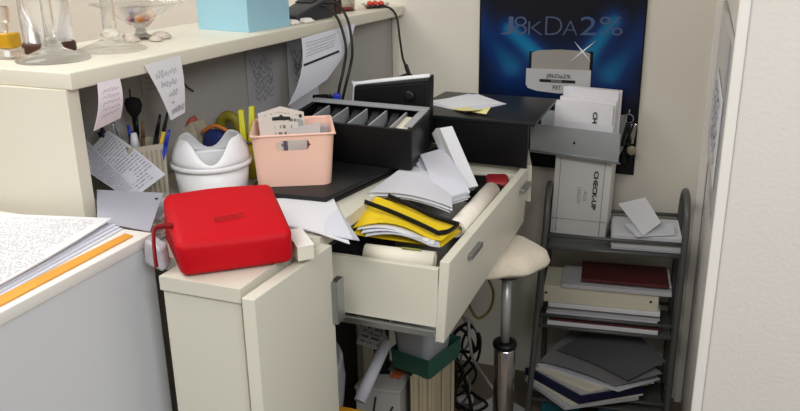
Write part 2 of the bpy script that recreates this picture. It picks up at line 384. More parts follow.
def flat(name, pts, y, m, d=.0008): 
    n = len(pts); vs_ = [(x, y, z) for x, z in pts]+[(x, y+d, z) for x, z in pts]
    return mesh(name, vs_, [tuple(range(n)), tuple(range(2*n-1, n-1, -1))]+[(i, n+i, n+(i+1) % n, (i+1) % n) for i in range(n)], m, po)
flat('jar_shadow', [(-.495, .962), (-.32, .962), (-.32, 1.018), (-.495, 1.012)], py-.0010, BLACK)
flat('jar_lid', [(-.488, .962), (-.328, .962), (-.328, 1.012), (-.345, 1.018), (-.41, 1.020), (-.47, 1.016), (-.488, 1.009)], py-.0014, SILVL)
flat('jar_body', [(-.502, .92), (-.496, .910), (-.47, .903), (-.41, .899), (-.35, .902), (-.328, .909), (-.323, .92), (-.323, .967), (-.502, .965)], py-.0018, SILV)
flat('jar_band', [(-.463, .929), (-.364, .929), (-.364, .937), (-.463, .937)], py-.0026, INKB)
text('jar_lettering', 'J8kDa2%', (-.445, py-.0026, .9385), (1, 0, 0), (0, 0, 1), .014, INK, po, width=.068)
text('jar_lettering', 'POWER', (-.43, py-.0036, .9305), (1, 0, 0), (0, 0, 1), .005, SILV, po, width=.03)
text('jar_lettering', 'PXT', (-.425, py-.0026, .909), (1, 0, 0), (0, 0, 1), .012, INK, po, width=.022)
sx, sz = -.349, 1.017
st = []
for i in range(8):
    a = math.pi/4*i+math.pi/4*0+.72; r = (.046 if i % 4 == 0 else .036) if i % 2 == 0 else .003
    st.append((sx+r*math.cos(a), sz+r*math.sin(a)))
flat('star_glint', st, py-.0030, STAR)

# ------------------------------------------------------------------ side wall pocket
t = thing('wall_pocket', 'clear sign board with blue script on the narrow side wall', 'sign board')
def sw(y): return .0+.03*(2.224-y)/(2.224-1.4)
GP = mat('grey_acrylic', (176, 178, 180), .15, var=.06)
rboxm('board', [(sw(1.5)-.010, 1.5, .80), (sw(1.5)-.001, 1.5, .80), (sw(2.17)-.001, 2.17, .80), (sw(2.17)-.010, 2.17, .80), (sw(1.5)-.010, 1.5, 1.135), (sw(1.5)-.001, 1.5, 1.135), (sw(2.17)-.001, 2.17, 1.16), (sw(2.17)-.010, 2.17, 1.16)], GP, t)
rboxm('paper_insert', [(sw(1.56)-.013, 1.56, .86), (sw(1.56)-.0105, 1.56, .86), (sw(1.95)-.0105, 1.95, .86), (sw(1.95)-.013, 1.95, .86), (sw(1.56)-.013, 1.56, 1.03), (sw(1.56)-.0105, 1.56, 1.03), (sw(1.95)-.0105, 1.95, 1.03), (sw(1.95)-.013, 1.95, 1.03)], PAPER, t)
f = sheetfn([(sw(1.56)-.0135, 1.56, .87), (sw(1.95)-.0135, 1.95, .87), (sw(1.95)-.0135, 1.95, 1.02), (sw(1.56)-.0135, 1.56, 1.02)])
rn = random.Random(3)
ribbon('blue_script', [scrawl(.1+.1*rn.random(), .9, .2+.17*i, .12, 5, rn) for i in range(5)], f, mat('blue_ink', (70, 100, 150), .6, var=0), t, .005)

# ------------------------------------------------------------------ things on the ledge
LZ = 1.13
def stemglass(x, y, r, sr, label):
    t = thing('stemmed_glass', label, 'glass', 'large stemmed glasses on the ledge')
    lathe('foot', [(0, .0), (r*.98, .0), (r, .002), (r*.97, .004), (r*.6, .012), (r*.3, .02), (sr*1.6, .03), (sr*1.1, .04), (0, .04)], (x, y, LZ+.0005), GLASS, t, 48)
    lathe('stem', [(0, .0405), (sr*1.1, .0405), (sr, .06), (sr*.95, .13), (sr*1.2, .2), (0, .2)], (x, y, LZ+.0005), GLASS, t, 24)
    lathe('bowl', [(0, .2005), (sr*1.5, .203), (.035, .23), (.05, .27), (.054, .33), (.052, .33), (.048, .272), (.033, .233), (.012, .207), (0, .206)], (x, y, LZ+.0005), GLASS, t, 40)
stemglass(-1.072, 1.073, .062, .009, 'stemmed clear glass nearest the ledge corner, wide round foot')
stemglass(-1.058, 1.205, .063, .012, 'thicker stemmed clear glass between the cloche and shell dish')
t = thing('glass_cloche', 'large clear glass dome on a dark brown wooden base', 'cloche')
lathe('wooden_base', [(0, 0), (.045, 0), (.047, .004), (.047, .016), (.044, .02), (0, .02)], (-1.16, 1.155, LZ), BROWN, t, 40)
lathe('dome', [(.044, .0205), (.044, .15), (.032, .19), (.0, .205), (0, .203), (.031, .188), (.0425, .149), (.0425, .0205), (.044, .0205)], (-1.16, 1.155, LZ), GLASS, t, 40)
t = thing('perfume_bottle', 'small square glass bottle with amber liquid at the ledge end', 'bottle')
box('glass_body', (-1.198, -1.146, 1.05, 1.085, LZ, LZ+.018), GLASS, t, .004, 2)
box('amber_layer', (-1.196, -1.148, 1.052, 1.083, LZ+.0185, LZ+.045), AMBER, t, .004, 2)
box('neck', (-1.180, -1.164, 1.06, 1.075, LZ+.0455, LZ+.06), GLASS, t, .003, 2)
box('stopper', (-1.184, -1.16, 1.055, 1.08, LZ+.0605, LZ+.09), GLASS, t, .005, 2)
box('price_label', (-1.158, -1.145, 1.0485, 1.0498, LZ+.006, LZ+.016), PAPER, t, .0003)
t = thing('glass_coupe', 'footed clear glass dish holding coloured sweets beside the shells', 'dish')
def wav(a, r, z): return 1+.07*math.sin(a*7)*max(0, (z-.045)/.03)
C0 = (-1.115, 1.36, LZ)
lathe('foot', [(0, 0), (.032, 0), (.03, .004), (.012, .01), (.010, .022), (0, .022)], C0, GLASS, t, 32)
lathe('bowl', [(0, .0225), (.018, .024), (.03, .036), (.05, .05), (.078, .068), (.09, .071), (.09, .074), (.077, .072), (.047, .054), (.027, .040), (.014, .028), (0, .027)], C0, GLASS, t, 56, wob=wav)
for i, (dx, dy, dz, c) in enumerate(((-.016, -.008, .041, (150, 40, 40)), (.012, -.012, .0435, (224, 140, 60)), (.004, .014, .042, (190, 60, 70)), (-.024, .012, .0525, (120, 130, 170)), (.024, .008, .052, (230, 180, 150)), (.0, -.002, .058, (210, 200, 200)))):
    cn = ('dark red', 'orange', 'pink red', 'grey blue', 'pale peach', 'whitish')[i]
    tag(lathe('wrapped_sweet', [(0, -.008), (.006, -.006), (.010, 0), (.006, .006), (0, .008)], (C0[0]+dx, C0[1]+dy, C0[2]+dz), mat('sweet_'+cn.replace(' ', '_'), c, .3), None, 12), cn+' wrapped sweet inside the footed glass dish', 'sweet', 'sweets in the glass dish')
for i, (dx, dy, s, lab) in enumerate(((-.045, -.02, .018, 'pale ribbed shell left of the glass dish foot'), (.040, .012, .02, 'largest pale shell right of the glass dish foot'), (.012, -.045, .017, 'dark edged shell in front of the glass dish foot'), (.055, -.025, .014, 'small shell at the right end of the shell pile'), (-.014, -.05, .013, 'small pinkish shell at the front of the shell pile'))):
    tag(lathe('seashell', [(0, 0), (s*.8, .001), (s, s*.25), (s*.7, s*.6), (s*.3, s*.8), (0, s*.85)], (C0[0]+dx, C0[1]+dy, LZ), SHELL, None, 22, 1.1, .8, wob=lambda a, r, z: 1+.10*math.sin(a*9)), lab, 'seashell', 'shells around the glass dish')
t = thing('gift_box', 'pale blue square box standing on the counter ledge', 'box')
q = [(-1.105, 1.545), (-.953, 1.512), (-.929, 1.652), (-1.08, 1.685)]
qbox('body', q, LZ, LZ+.10, BLUEBOX, t, .001)
def infl(q, d):
    cx = sum(p[0] for p in q)/4; cy = sum(p[1] for p in q)/4
    return [(x+(d if x > cx else -d), y+(d if y > cy else -d)) for x, y in q]
qbox('lid', infl(q, .002), LZ+.1002, LZ+.125, BLUEBOX, t, .001)
t = thing('card_terminal', 'dark grey payment terminal lying beyond the pale blue box', 'terminal')
DK = mat('dark_slate_plastic', (46, 48, 56), .45, var=.08)
rboxm('body', [(-1.0, 1.715, LZ), (-.935, 1.70, LZ), (-.915, 1.86, LZ+.001), (-.985, 1.87, LZ+.001), (-1.0, 1.715, LZ+.02), (-.935, 1.70, LZ+.018), (-.915, 1.86, LZ+.06), (-.985, 1.87, LZ+.06)], DK, t, .006, 2)
rboxm('screen', [(-.99, 1.79, LZ+.0405), (-.94, 1.785, LZ+.040), (-.928, 1.845, LZ+.0575), (-.978, 1.85, LZ+.0575), (-.99, 1.79, LZ+.0425), (-.94, 1.785, LZ+.042), (-.928, 1.845, LZ+.0595), (-.978, 1.85, LZ+.0595)], BLACK, t, .0004)
for i, (x, y, z) in enumerate(((-.93, 1.675, .012), (-.915, 1.72, .010))):
    tag(lathe('crumpled_tissue', [(0, 0), (.016, .001), (.02, .006), (.012, .012), (0, z)], (x-.012, y, LZ), mat('tissue', (236, 228, 222), .8), None, 16, 1.2, .7, wob=lambda a, r, z: 1+.2*math.sin(a*5+i)), ('crumpled white tissue against the pale blue box', 'crumpled tissue in front of the payment terminal')[i], 'tissue', 'tissues on the ledge')
t = thing('candle_glass', 'short glass tumbler with red and white contents near the wall', 'glass')
C1 = (-.975, 2.03, LZ)
lathe('tumbler', [(0, 0), (.034, 0), (.036, .07), (.0335, .07), (.032, .004), (0, .004)], C1, GLASS, t, 32)
lathe('contents', [(0, .0045), (.031, .0045), (.031, .012), (0, .012)], C1, mat('red_wax', (170, 50, 40), .5), t, 32)
lathe('cream_layer', [(0, .0122), (.031, .0122), (.032, .05), (0, .05)], C1, mat('white_wax', (236, 226, 212), .5), t, 32)
t = thing('dark_bottle', 'small dark brown bottle between terminal and tumbler', 'bottle')
lathe('body', [(0, 0), (.012, 0), (.014, .003), (.014, .05), (.006, .06), (0, .06)], (-.952, 1.945, LZ), mat('brown_glass', (52, 30, 18), .15), t, 20)
lathe('cap', [(0, .0602), (.007, .0602), (.007, .08), (0, .08)], (-.952, 1.945, LZ), BLACK, t, 16)
t = thing('berry_dish', 'shallow glass dish with red berries at the far ledge end', 'dish')
C2 = (-.92, 2.13, LZ)
lathe('bowl', [(0, 0), (.03, 0), (.042, .012), (.040, .012), (.029, .003), (0, .003)], C2, GLASS, t, 32)
for i in range(6):
    a = i*1.05; tag(lathe('red_berry', [(0, -.008), (.006, -.005), (.008, 0), (.006, .005), (0, .008)], (C2[0]+.018*math.cos(a), C2[1]+.018*math.sin(a), LZ+.0115), mat('berry_red', (206, 58, 44), .35), None, 12), 'red berry in the shallow dish at the ledge end', 'berry', 'berries in the shallow dish')
# notes taped to the ledge edge
def handnote(name, c, m, bend, label, words, seed, cat='note', inkm=None, w=.0008):
    o = sheet(name, c, m, None, 8, 12, bend); tag(o, label, cat); f = sheetfn(c, bend); rn = random.Random(seed)
    ribbon('handwriting', [scrawl(a, b, v, h, n, rn) for a, b, v, h, n in words], f, inkm or PENCIL, o, w); return o
o = handnote('hanging_note', [(-.9385, 1.024, 1.106), (-.9365, 1.075, 1.106), (-.934, 1.061, 1.04), (-.932, .993, 1.033)], PAPERPK,
     lambda u, v: (.010*math.sin(v*3.1), -.012*v*(1-v)*4*.4, 0), 'curled pinkish note hanging at the ledge corner', [(.15, .85, .2+.13*i, .06, 5) for i in range(5)], 5, w=.0005)
o = handnote('hanging_note', [(-.9308, 1.133, 1.1185), (-.9235, 1.227, 1.1225), (-.922, 1.221, 1.017), (-.921, 1.177, 1.012)], PAPER,
     lambda u, v: (.004*math.sin(v*3.1), 0, 0), 'white handwritten note tapering down from the ledge front', [(.10, .78, .22, .10, 7), (.14, .74, .39, .11, 6), (.28, .68, .57, .10, 4), (.30, .44, .72, .07, 2), (.18, .94, .86, .09, 9)], 11, w=.0007)
o = sheet('hanging_sheet', [(-.897, 1.645, 1.104), (-.878, 1.90, 1.112), (-.868, 1.705, 1.0), (-.885, 1.545, .968)], PAPERB, None, 10, 14, lambda u, v: (.012*math.sin(v*3.14), .03*v*(1-v)*(1-u), 0))
tag(o, 'large white sheet hanging under the ledge with a printed top', 'paper'); HF = sheetfn([(-.897, 1.645, 1.104), (-.878, 1.90, 1.112), (-.868, 1.705, 1.0), (-.885, 1.545, .968)], lambda u, v: (.012*math.sin(v*3.14), .03*v*(1-v)*(1-u), 0))
rn = random.Random(8)
ribbon('printing', [scrawl(.06, .62, .10+.05*i, .02, 9, rn) for i in range(5)], HF, mat('grey_print', (120, 120, 130), .7, var=0), o, .001)
ribbon('black_marker_line', [[(.02+.07*i, .42+.002*i) for i in range(12)]], HF, INKB, o, .005, .0016)
# cables
tag(tube('cable', [(-.925, 1.80, 1.163), (-.905, 1.80, 1.160), (-.872, 1.79, 1.13), (-.848, 1.775, 1.07), (-.84, 1.74, 1.02), (-.845, 1.725, .98), (-.855, 1.725, .93), (-.87, 1.735, .875)], .0035, RUBBER), 'black cable looping from the terminal over the hanging sheet, left strand', 'cable', 'terminal cables')
tag(tube('cable', [(-.92, 1.815, 1.168), (-.89, 1.825, 1.165), (-.858, 1.815, 1.125), (-.838, 1.79, 1.06), (-.832, 1.76, 1.02), (-.838, 1.745, .98), (-.85, 1.74, .93), (-.865, 1.745, .875)], .0035, RUBBER), 'black cable looping from the terminal over the hanging sheet, right strand', 'cable', 'terminal cables')
t = thing('power_cord', 'thin black cord with inline plug dropping from ledge to display', 'cable')
tube('cord', [(-.93, 2.09, 1.132), (-.885, 2.12, 1.135), (-.856, 2.125, 1.11), (-.838, 2.105, 1.05), (-.82, 2.08, 1.0), (-.79, 2.03, .985)], .0032, RUBBER, t)
tube('plug', [(-.793, 2.035, .987), (-.782, 2.017, .978), (-.774, 2.005, .97)], .006, RUBBER, t)
tube('loop', [(-.774, 2.005, .97), (-.79, 1.985, .965), (-.805, 1.965, .945), (-.80, 1.95, .925)], .0032, RUBBER, t)
tube('loop', [(-.772, 2.003, .97), (-.755, 1.99, .965), (-.745, 1.97, .95), (-.74, 1.95, .93)], .0032, RUBBER, t)

# ------------------------------------------------------------------ things on the side counter
for i in range(4):
    z = .8915+.0027*i; k = .006*(3-i)
    b = (lambda s: (lambda u, v: (0, 0, .004*s*max(0, math.sin(u*3.1))*v)))(i)
    c = [(-.842+k*.6, .50, z), (-.846+k*.4, .828+k, z), (-.876+k, .944-.001*i, z), (-1.15, .90, z)] if i == 3 else [(-.838+k, .5, z), (-.836+k*.5, .73+k, z), (-.872+k, .943, z), (-1.14, .88, z)]
    c = [c[0], c[2], c[3], (-1.15, .5, z)] if i < 3 else [c[0], (-.874, .944, z+.006), (-1.13, .90, z+.002), (-1.15, .5, z)]
    o = sheet('newspaper', c, TEXT1 if i == 3 else PAPERB, None, 14, 8, (lambda u, v: (-.02*math.sin(u*math.pi)*(1-v)*-1*0+ .012*math.sin(u*math.pi)*(1-v), 0, .004*math.sin(u*6)*v)) if i == 3 else b, th=.0022)
    tag(o, ('lowest bluish sheet under the printed newspaper', 'second bluish sheet under the printed newspaper', 'third sheet directly beneath the printed newspaper', 'printed newspaper page on top of the white front counter')[i], 'newspaper', 'newspapers on the front counter')
rn = random.Random(2)
tag(rboxm('wooden_strip', [(-.837, .55, .8903), (-.81, .55, .8903), (-.8165, .922, .8903), (-.835, .926, .8903), (-.837, .55, .8928), (-.81, .55, .8928), (-.8165, .922, .8928), (-.835, .926, .8928)], ORANGE, None, .001, 2), 'flat orange strip along the edge of the white front counter', 'strip')

# ------------------------------------------------------------------ things on the worktop
WT = .85
t = thing('white_carton', 'small flat white carton at the right of the red bag', 'box')
qbox('body', [(-.574, 1.003), (-.556, 1.023), (-.610, 1.082), (-.628, 1.062)], WT, WT+.0225, PAPERC, t, .001)
qbox('flap', [(-.5742, 1.0022), (-.5552, 1.0232), (-.610, 1.083), (-.629, 1.0622)], WT+.0227, WT+.0245, TRIMW, t, .0006)
t = thing('pleated_pouch', 'crumpled clear pleated pouch squeezed beside the red bag', 'pouch')
rboxm('body', [(-.792, .908, .8505), (-.742, .893, .8505), (-.75, .925, .8505), (-.795, .94, .8505), (-.79, .912, .892), (-.75, .90, .886), (-.755, .926, .888), (-.792, .938, .895)], PLASTIC, t, .008, 3, 4, lambda p: (p[0]*(1+.05*math.sin(p[2]*9)), p[1]*(1+.1*math.sin(p[0]*11)), p[2]))
t = thing('cosmetic_bag', 'bright red zipped cosmetic bag lying on the cream cabinet', 'bag')
BB = [(-.707, .884, .8515), (-.578, .990, .8515), (-.684, 1.105, .8515), (-.812, .995, .8515), (-.704, .883, .906), (-.570, .992, .906), (-.680, 1.112, .940), (-.818, .996, .940)]
def bagp(p):
    x, y, z = p; b = (1-x*x)*(1-y*y)
    return (x+.03*math.sin(z*2)*y, y*(1+.03*(1-z*z)), z+(.12*b if z > 0 else -.0*b)+.03*math.sin(x*3+y*2)*(1 if z > .5 else 0))
body = rboxm('body', BB, RED, t, .0135, 5, 8, bagp)
bl = [V(p) for p in BB]
def on(u, v, w, d=0):
    a = (bl[0]*(1-u)*(1-v)+bl[1]*u*(1-v)+bl[2]*u*v+bl[3]*(1-u)*v); b = (bl[4]*(1-u)*(1-v)+bl[5]*u*(1-v)+bl[6]*u*v+bl[7]*(1-u)*v)
    n = (bl[5]-bl[4]).cross(bl[7]-bl[4]).normalized(); return a*(1-w)+b*w+n*d
tube('zip_seam', [on(-.001, .93, .35), on(-.004, .5, .35), on(-.002, .12, .35)], .0012, REDD, t, 6, 5)
xd = (on(.7, .55, 1)-on(.35, .5, 1)).normalized(); yd = (on(.5, .6, 1)-on(.5, .4, 1)).normalized()
text('embossed_lettering', 'ATACOLO', on(.36, .27, 1, .0050), on(.7, .31, 1)-on(.36, .27, 1), on(.36, .5, 1)-on(.36, .27, 1), .013, REDD, t, width=.046)
tube('zip_strap', [(-.742, .925, .916), (-.751, .912, .919), (-.756, .901, .918), (-.752, .891, .905), (-.744, .880, .885), (-.741, .877, .868)], .0042, REDD, t, 8, 6, ratio=.5)
# papers between bag and pink container
for i in range(4):
    z = .8512+.0028*i; k = .006*(3-i)
    c = [(-.70+k, 1.125, z), (-.53+k*.5, 1.097+k, z), (-.652, 1.285, z), (-.757+k, 1.235, z)]
    o = sheet('loose_paper', c, (PAPERG, TEXT3, PAPERB, PAPER)[i], None, 8, 6, (lambda u, v: (0, 0, -.010*max(0, u-.55)*(1-v)*2)) if i == 3 else None, th=.0022)
    tag(o, ('lowest grey sheet of the paper pile right of the red bag', 'printed sheet second from the bottom right of the red bag', 'bluish sheet just below the top sheet right of the red bag', 'white top sheet draped over the desk edge right of the red bag')[i], 'paper', 'papers beside the red bag')
# black mat / flat case
t = thing('flat_case', 'flat black case under the pink container and cash tray', 'case')
Q = [(-.812, 1.238), (-.65, 1.250), (-.575, 1.69), (-.93, 1.69)]
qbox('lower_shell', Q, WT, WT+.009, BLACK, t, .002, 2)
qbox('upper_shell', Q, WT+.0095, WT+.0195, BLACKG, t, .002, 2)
# pink container
def tub(name, base, top, z0, z1, th, m, parent, slot=None, rc=.22, rows=10):
    b = [V((x, y, z0)) for x, y in base]; tp = [V((x, y, z1)) for x, y in top]
    per = []
    def arc(cx, cy, a0, n=5):
        for i in range(n): a = a0+math.pi/2*i/(n-1); per.append((cx+rc*math.cos(a), cy+rc*math.sin(a)))
    arc(rc-0, rc, math.pi, 7)
    ns = 40
    for i in range(1, ns): per.append((rc+(1-2*rc)*i/ns, 0))
    arc(1-rc, rc, 1.5*math.pi, 7); arc(1-rc, 1-rc, 0, 7); arc(rc, 1-rc, .5*math.pi, 7)
    n = len(per); f0 = 6
    def P(u, v, w, ins):
        cx, cy = .5, .5; u = cx+(u-cx)*(1-ins); v = cy+(v-cy)*(1-ins)
        A = b[0]*(1-u)*(1-v)+b[1]*u*(1-v)+b[2]*u*v+b[3]*(1-u)*v; B = tp[0]*(1-u)*(1-v)+tp[1]*u*(1-v)+tp[2]*u*v+tp[3]*(1-u)*v
        return A*(1-w)+B*w
    L = (b[1]-b[0]).length; ins = 2*th/L; vs_ = []; fs = []
    for s in (0, 1):
        for j in range(rows+1):
            for (u, v) in per:
                w = j/rows
                vs_.append(P(u, v, w if s == 0 else max(w, .02), ins*s))
    N = n*(rows+1)
    def skip(i, j):
        if not slot: return False
        k = i-f0; hw, hh_, wc = slot; wid = (tp[1]-tp[0]).length; hgt = z1-z0
        if not 0 <= k < ns: return False
        dx = abs(((k+.5)/ns-.5)*(1-2*rc)*wid); dz = (j+.5)/rows*hgt-wc*hgt
        return abs(dz) < hh_ if dx < hw-hh_ else (dx-hw+hh_)**2+dz*dz < hh_*hh_
    for j in range(rows):
        for i in range(n):
            i2 = (i+1) % n
            if skip(i, j): continue
            a, c_, d_, e_ = j*n+i, j*n+i2, (j+1)*n+i2, (j+1)*n+i
            fs.append((a, c_, d_, e_)); fs.append((N+a, N+e_, N+d_, N+c_))
            for (di, dj, p, q) in ((-1, 0, a, e_), (1, 0, d_, c_), (0, -1, c_, a), (0, 1, e_, d_)):
                if 0 <= j+dj < rows and skip((i+di) % n, j+dj): fs.append((p, q, N+q, N+p))
    for i in range(n): i2 = (i+1) % n; fs.append((rows*n+i, rows*n+i2, N+rows*n+i2, N+rows*n+i))
    fs.append(tuple(range(n-1, -1, -1))); fs.append(tuple(N+i for i in range(n)))
    o = mesh(name, vs_, fs, m, parent, smooth=True, sharp=.6)
    return o
t = thing('storage_tub', 'pale pink plastic tub with handle slot holding cards', 'container')
PB = [(-.802, 1.262), (-.674, 1.325), (-.742, 1.452), (-.868, 1.39)]; PT = [(-.804, 1.254), (-.668, 1.334), (-.742, 1.466), (-.876, 1.386)]
o = tub('body', PB, PT, .8700, .9705, .0028, PINK, t, slot=(.033, .0105, .80), rc=.14, rows=40)
rim = []
for (u, v) in ((.04, 0), (.5, 0), (.96, 0), (1, .06), (1, .5), (1, .94), (.94, 1), (.5, 1), (.06, 1), (0, .94), (0, .5), (0, .06), (.04, 0)):
    x = PT[0][0]*(1-u)*(1-v)+PT[1][0]*u*(1-v)+PT[2][0]*u*v+PT[3][0]*(1-u)*v; y = PT[0][1]*(1-u)*(1-v)+PT[1][1]*u*(1-v)+PT[2][1]*u*v+PT[3][1]*(1-u)*v
    rim.append((x, y, .9705))
tube('rim', rim, .0024, PINK, t, 8, 3)
# cards in the tub
t = thing('pack_card', 'white blister pack card with hang slot standing in the pink tub', 'pack card')
f = sheetfn([(-.838, 1.347, .885), (-.757, 1.389, .885), (-.767, 1.398, .992), (-.848, 1.356, .992)])
sheet('card', [f(0, 0), f(1, 0), f(1, 1), f(0, 1)], TEXT4, t, 6, 6, lambda u, v: (0, 0, .022*max(0, v-.75)*4*(1-abs(2*u-1))*.6), th=.0012)
n0 = (f(1, 0)-f(0, 0)).cross(f(0, 1)-f(0, 0)).normalized()
def on_card(name, pts, m, off=.0018):
    k = len(pts); vs_ = [f(*p)+n0*off for p in pts]+[f(*p)+n0*.0007 for p in pts]
    mesh(name, vs_, [tuple(range(k)), tuple(range(2*k-1, k-1, -1))]+[(i, k+i, k+(i+1) % k, (i+1) % k) for i in range(k)], m, t)
on_card('hang_slot', [(.3, .86), (.7, .86), (.7, .92), (.55, .93), (.5, .97), (.45, .93), (.3, .92)], INKB)
on_card('printed_square', [(.86, .73), (.97, .73), (.97, .85), (.86, .85)], GREYP)
on_card('printed_mark', [(.89, .9), (.95, .9), (.95, .96), (.89, .96)], INKB)
t = thing('folded_leaflet', 'small grey leaflet tilted in front of the pack card', 'leaflet')
sheet('leaflet', [(-.785, 1.36, .90), (-.73, 1.38, .905), (-.722, 1.384, .978), (-.788, 1.362, .962)], mat('pale_grey_leaflet', (200, 198, 196), .6), t, 4, 4, None, .0015)
t = thing('small_carton', 'small grey and pink carton at the right in the pink tub', 'carton')
obb('body', (-.735, 1.405, .884), (.034, .012, .085), mat('pink_grey_carton', (196, 168, 166), .6), t, (0, 0, .45))
obb('grey_label', (-.7318, 1.3983, .93), (.032, .0012, .034), GREYP, t, (0, 0, .45), r=.0003)
t = thing('clear_bag', 'small clear bag with red and white contents seen through the slot', 'bag')
obb('body', (-.77, 1.385, .884), (.07, .02, .06), mat('lilac_bag', (104, 96, 116), .3, var=.5, vscale=50), t, (0, 0, .5), r=.006, seg=2)
obb('red_tip', (-.742, 1.375, .925), (.014, .01, .02), mat('deep_red', (120, 24, 24), .5), t, (0, 0, .5), r=.003, seg=2)
# white bin with dipped lid
t = thing('desk_bin', 'small round white bin with open dipped lid', 'bin'); BC = (-.903, 1.263, WT)
lathe('body', [(0, 0), (.064, 0), (.066, .002), (.0725, .062), (.070, .062), (.0635, .004), (0, .004)], BC, WHITEPL, t, 48)
lathe('rim', [(.0735, .0585), (.078, .0595), (.079, .064), (.078, .068), (.0735, .0685), (.0728, .0625), (.0735, .0585)], BC, WHITEPL, t, 48)
vs_ = []; fs = []; n = 56; K = 7
for s in (0, 1):
    for i in range(n):
        a = 2*math.pi*i/n; cc = min(1, abs(math.cos(a-.62))*1.25); hh = .005+.042*cc*cc*(3-2*cc)
        for j in range(K):
            w = j/(K-1); r = (.0755-s*.0022)*(1-.26*(hh/.047)*w**2); vs_.append((BC[0]+r*math.cos(a), BC[1]+r*math.sin(a), WT+.0688+hh*(w)**.9))
for i in range(n):
    i2 = (i+1) % n
    for j in range(K-1):
        a, b, c_, d_ = i*K+j, i2*K+j, i2*K+j+1, i*K+j+1; fs.append((a, b, c_, d_)); fs.append((n*K+a, n*K+d_, n*K+c_, n*K+b))
    fs.append((i*K+K-1, i2*K+K-1, n*K+i2*K+K-1, n*K+i*K+K-1)); fs.append((i*K, n*K+i*K, n*K+i2*K, i2*K))
mesh('lid', vs_, fs, WHITEPL, t, smooth=True)
# pen holder and pens
t = thing('pen_holder', 'beige ridged pen cup packed with pens and brushes', 'pen cup')
PQ = [(-.99, 1.133), (-.947, 1.182), (-.998, 1.222), (-1.04, 1.172)]
tub('body', PQ, infl(PQ, .003), WT, .965, .002, mat('beige_mesh', (172, 164, 148), .5, var=.15, vscale=60), t, rc=.06)
for k in range(7):
    u = .1+.8*k/6; x = PQ[0][0]*(1-u)+PQ[1][0]*u+.0014; y = PQ[0][1]*(1-u)+PQ[1][1]*u-.0012
    obb('ridge', (x, y, .87), (.003, .0024, .085), mat('beige_ridge', (150, 142, 126), .5), t, (0, 0, .85), r=.0008)
def pen(name, p0, p1, r, m, label, tip=None, cat='pen'):
    t = thing(name, label, cat, 'pens in the beige cup'); a, b = V(p0), V(p1)
    tube('barrel', [a, a.lerp(b, .78)], r, m, t, 10, 0); tube('cap', [a.lerp(b, .782), b], lambda w: r*(1.08-.5*w), tip or m, t, 10, 0)
GM = mat('grey_marker', (150, 152, 156), .4)
pen('pencil', (-.985, 1.17, .855), (-.948, 1.205, 1.02), .0038, mat('pencil_yellow', (214, 176, 60), .5), 'yellow pencil leaning right under the handwritten note', INKB, 'pencil')
pen('pen', (-.992, 1.168, .855), (-.962, 1.20, 1.015), .004, BLACK, 'black pen alongside the yellow pencil')
pen('pen', (-.975, 1.165, .855), (-.937, 1.19, .99), .0042, BLUE, 'blue ribbed pen at the right of the pen cup', BLUE)
pen('pen', (-1.005, 1.172, .855), (-1.012, 1.178, .985), .004, BLUE, 'dark blue pen in the middle of the pen cup', NAVY)
pen('marker', (-.998, 1.16, .855), (-1.0, 1.166, .985), .009, GM, 'thick grey marker at the front of the pen cup', WHITEPL, 'marker')
pen('marker', (-1.02, 1.165, .855), (-1.05, 1.168, 1.01), .0055, GM, 'slim silver marker leaning left in the pen cup', CHROME, 'marker')
pen('pen', (-1.015, 1.16, .855), (-1.062, 1.15, 1.0), .0042, BLACK, 'black pen leaning furthest left in the pen cup')
t = thing('makeup_brush', 'black powder brush with a wide bristle head', 'brush', 'pens in the beige cup')
tube('handle', [(-1.012, 1.19, .855), (-1.03, 1.21, .985)], .0035, BLACK, t, 10, 0); tube('ferrule', [(-1.0302, 1.2102, .9855), (-1.0325, 1.213, 1.002)], .0055, BLACK, t, 10, 0)
lathe('bristles', [(0, 0), (.006, 0), (.015, .012), (.019, .026), (.015, .036), (0, .040)], (-1.033, 1.2135, 1.0022), mat('black_bristle', (16, 14, 14), .9), t, 16, 1, .7)
pen('pen', (-1.008, 1.158, .855), (-1.04, 1.155, 1.005), .004, WHITEPL, 'white pen beside the slim silver marker', GM)
pen('pen', (-1.0, 1.18, .855), (-1.005, 1.2, 1.0), .0035, mat('brown_pen', (110, 80, 50), .5), 'brown pen behind the thick grey marker')
for k, (dx, dy, hx, hy, hz, m_, lab) in enumerate(((-.03, .02, -.075, .0, .985, BLACK, 'black felt pen lowest among those leaning left'), (-.025, .015, -.06, -.01, .992, NAVY, 'navy pen leaning left behind the leaflet'), (-.02, .03, -.05, .02, 1.0, GM, 'grey pen leaning left behind the leaflet'), (-.035, .03, -.085, .015, 1.0, BLACK, 'tall black pen furthest left near the end panel'), (-.012, .028, -.03, .03, .995, BLUE, 'light blue pen behind the thick grey marker'), (-.015, .02, -.02, .045, 1.012, BLACK, 'upright black pen behind the powder brush'))):
    pen('pen', (-.993+dx, 1.15+dy, .855), (-.993+hx, 1.15+hy, hz), .004, m_, lab)
pen('stick', (-1.025, 1.2, .855), (-1.045, 1.222, 1.055), .0022, BLACK, 'thin black stick rising beside the powder brush', None, 'stick')
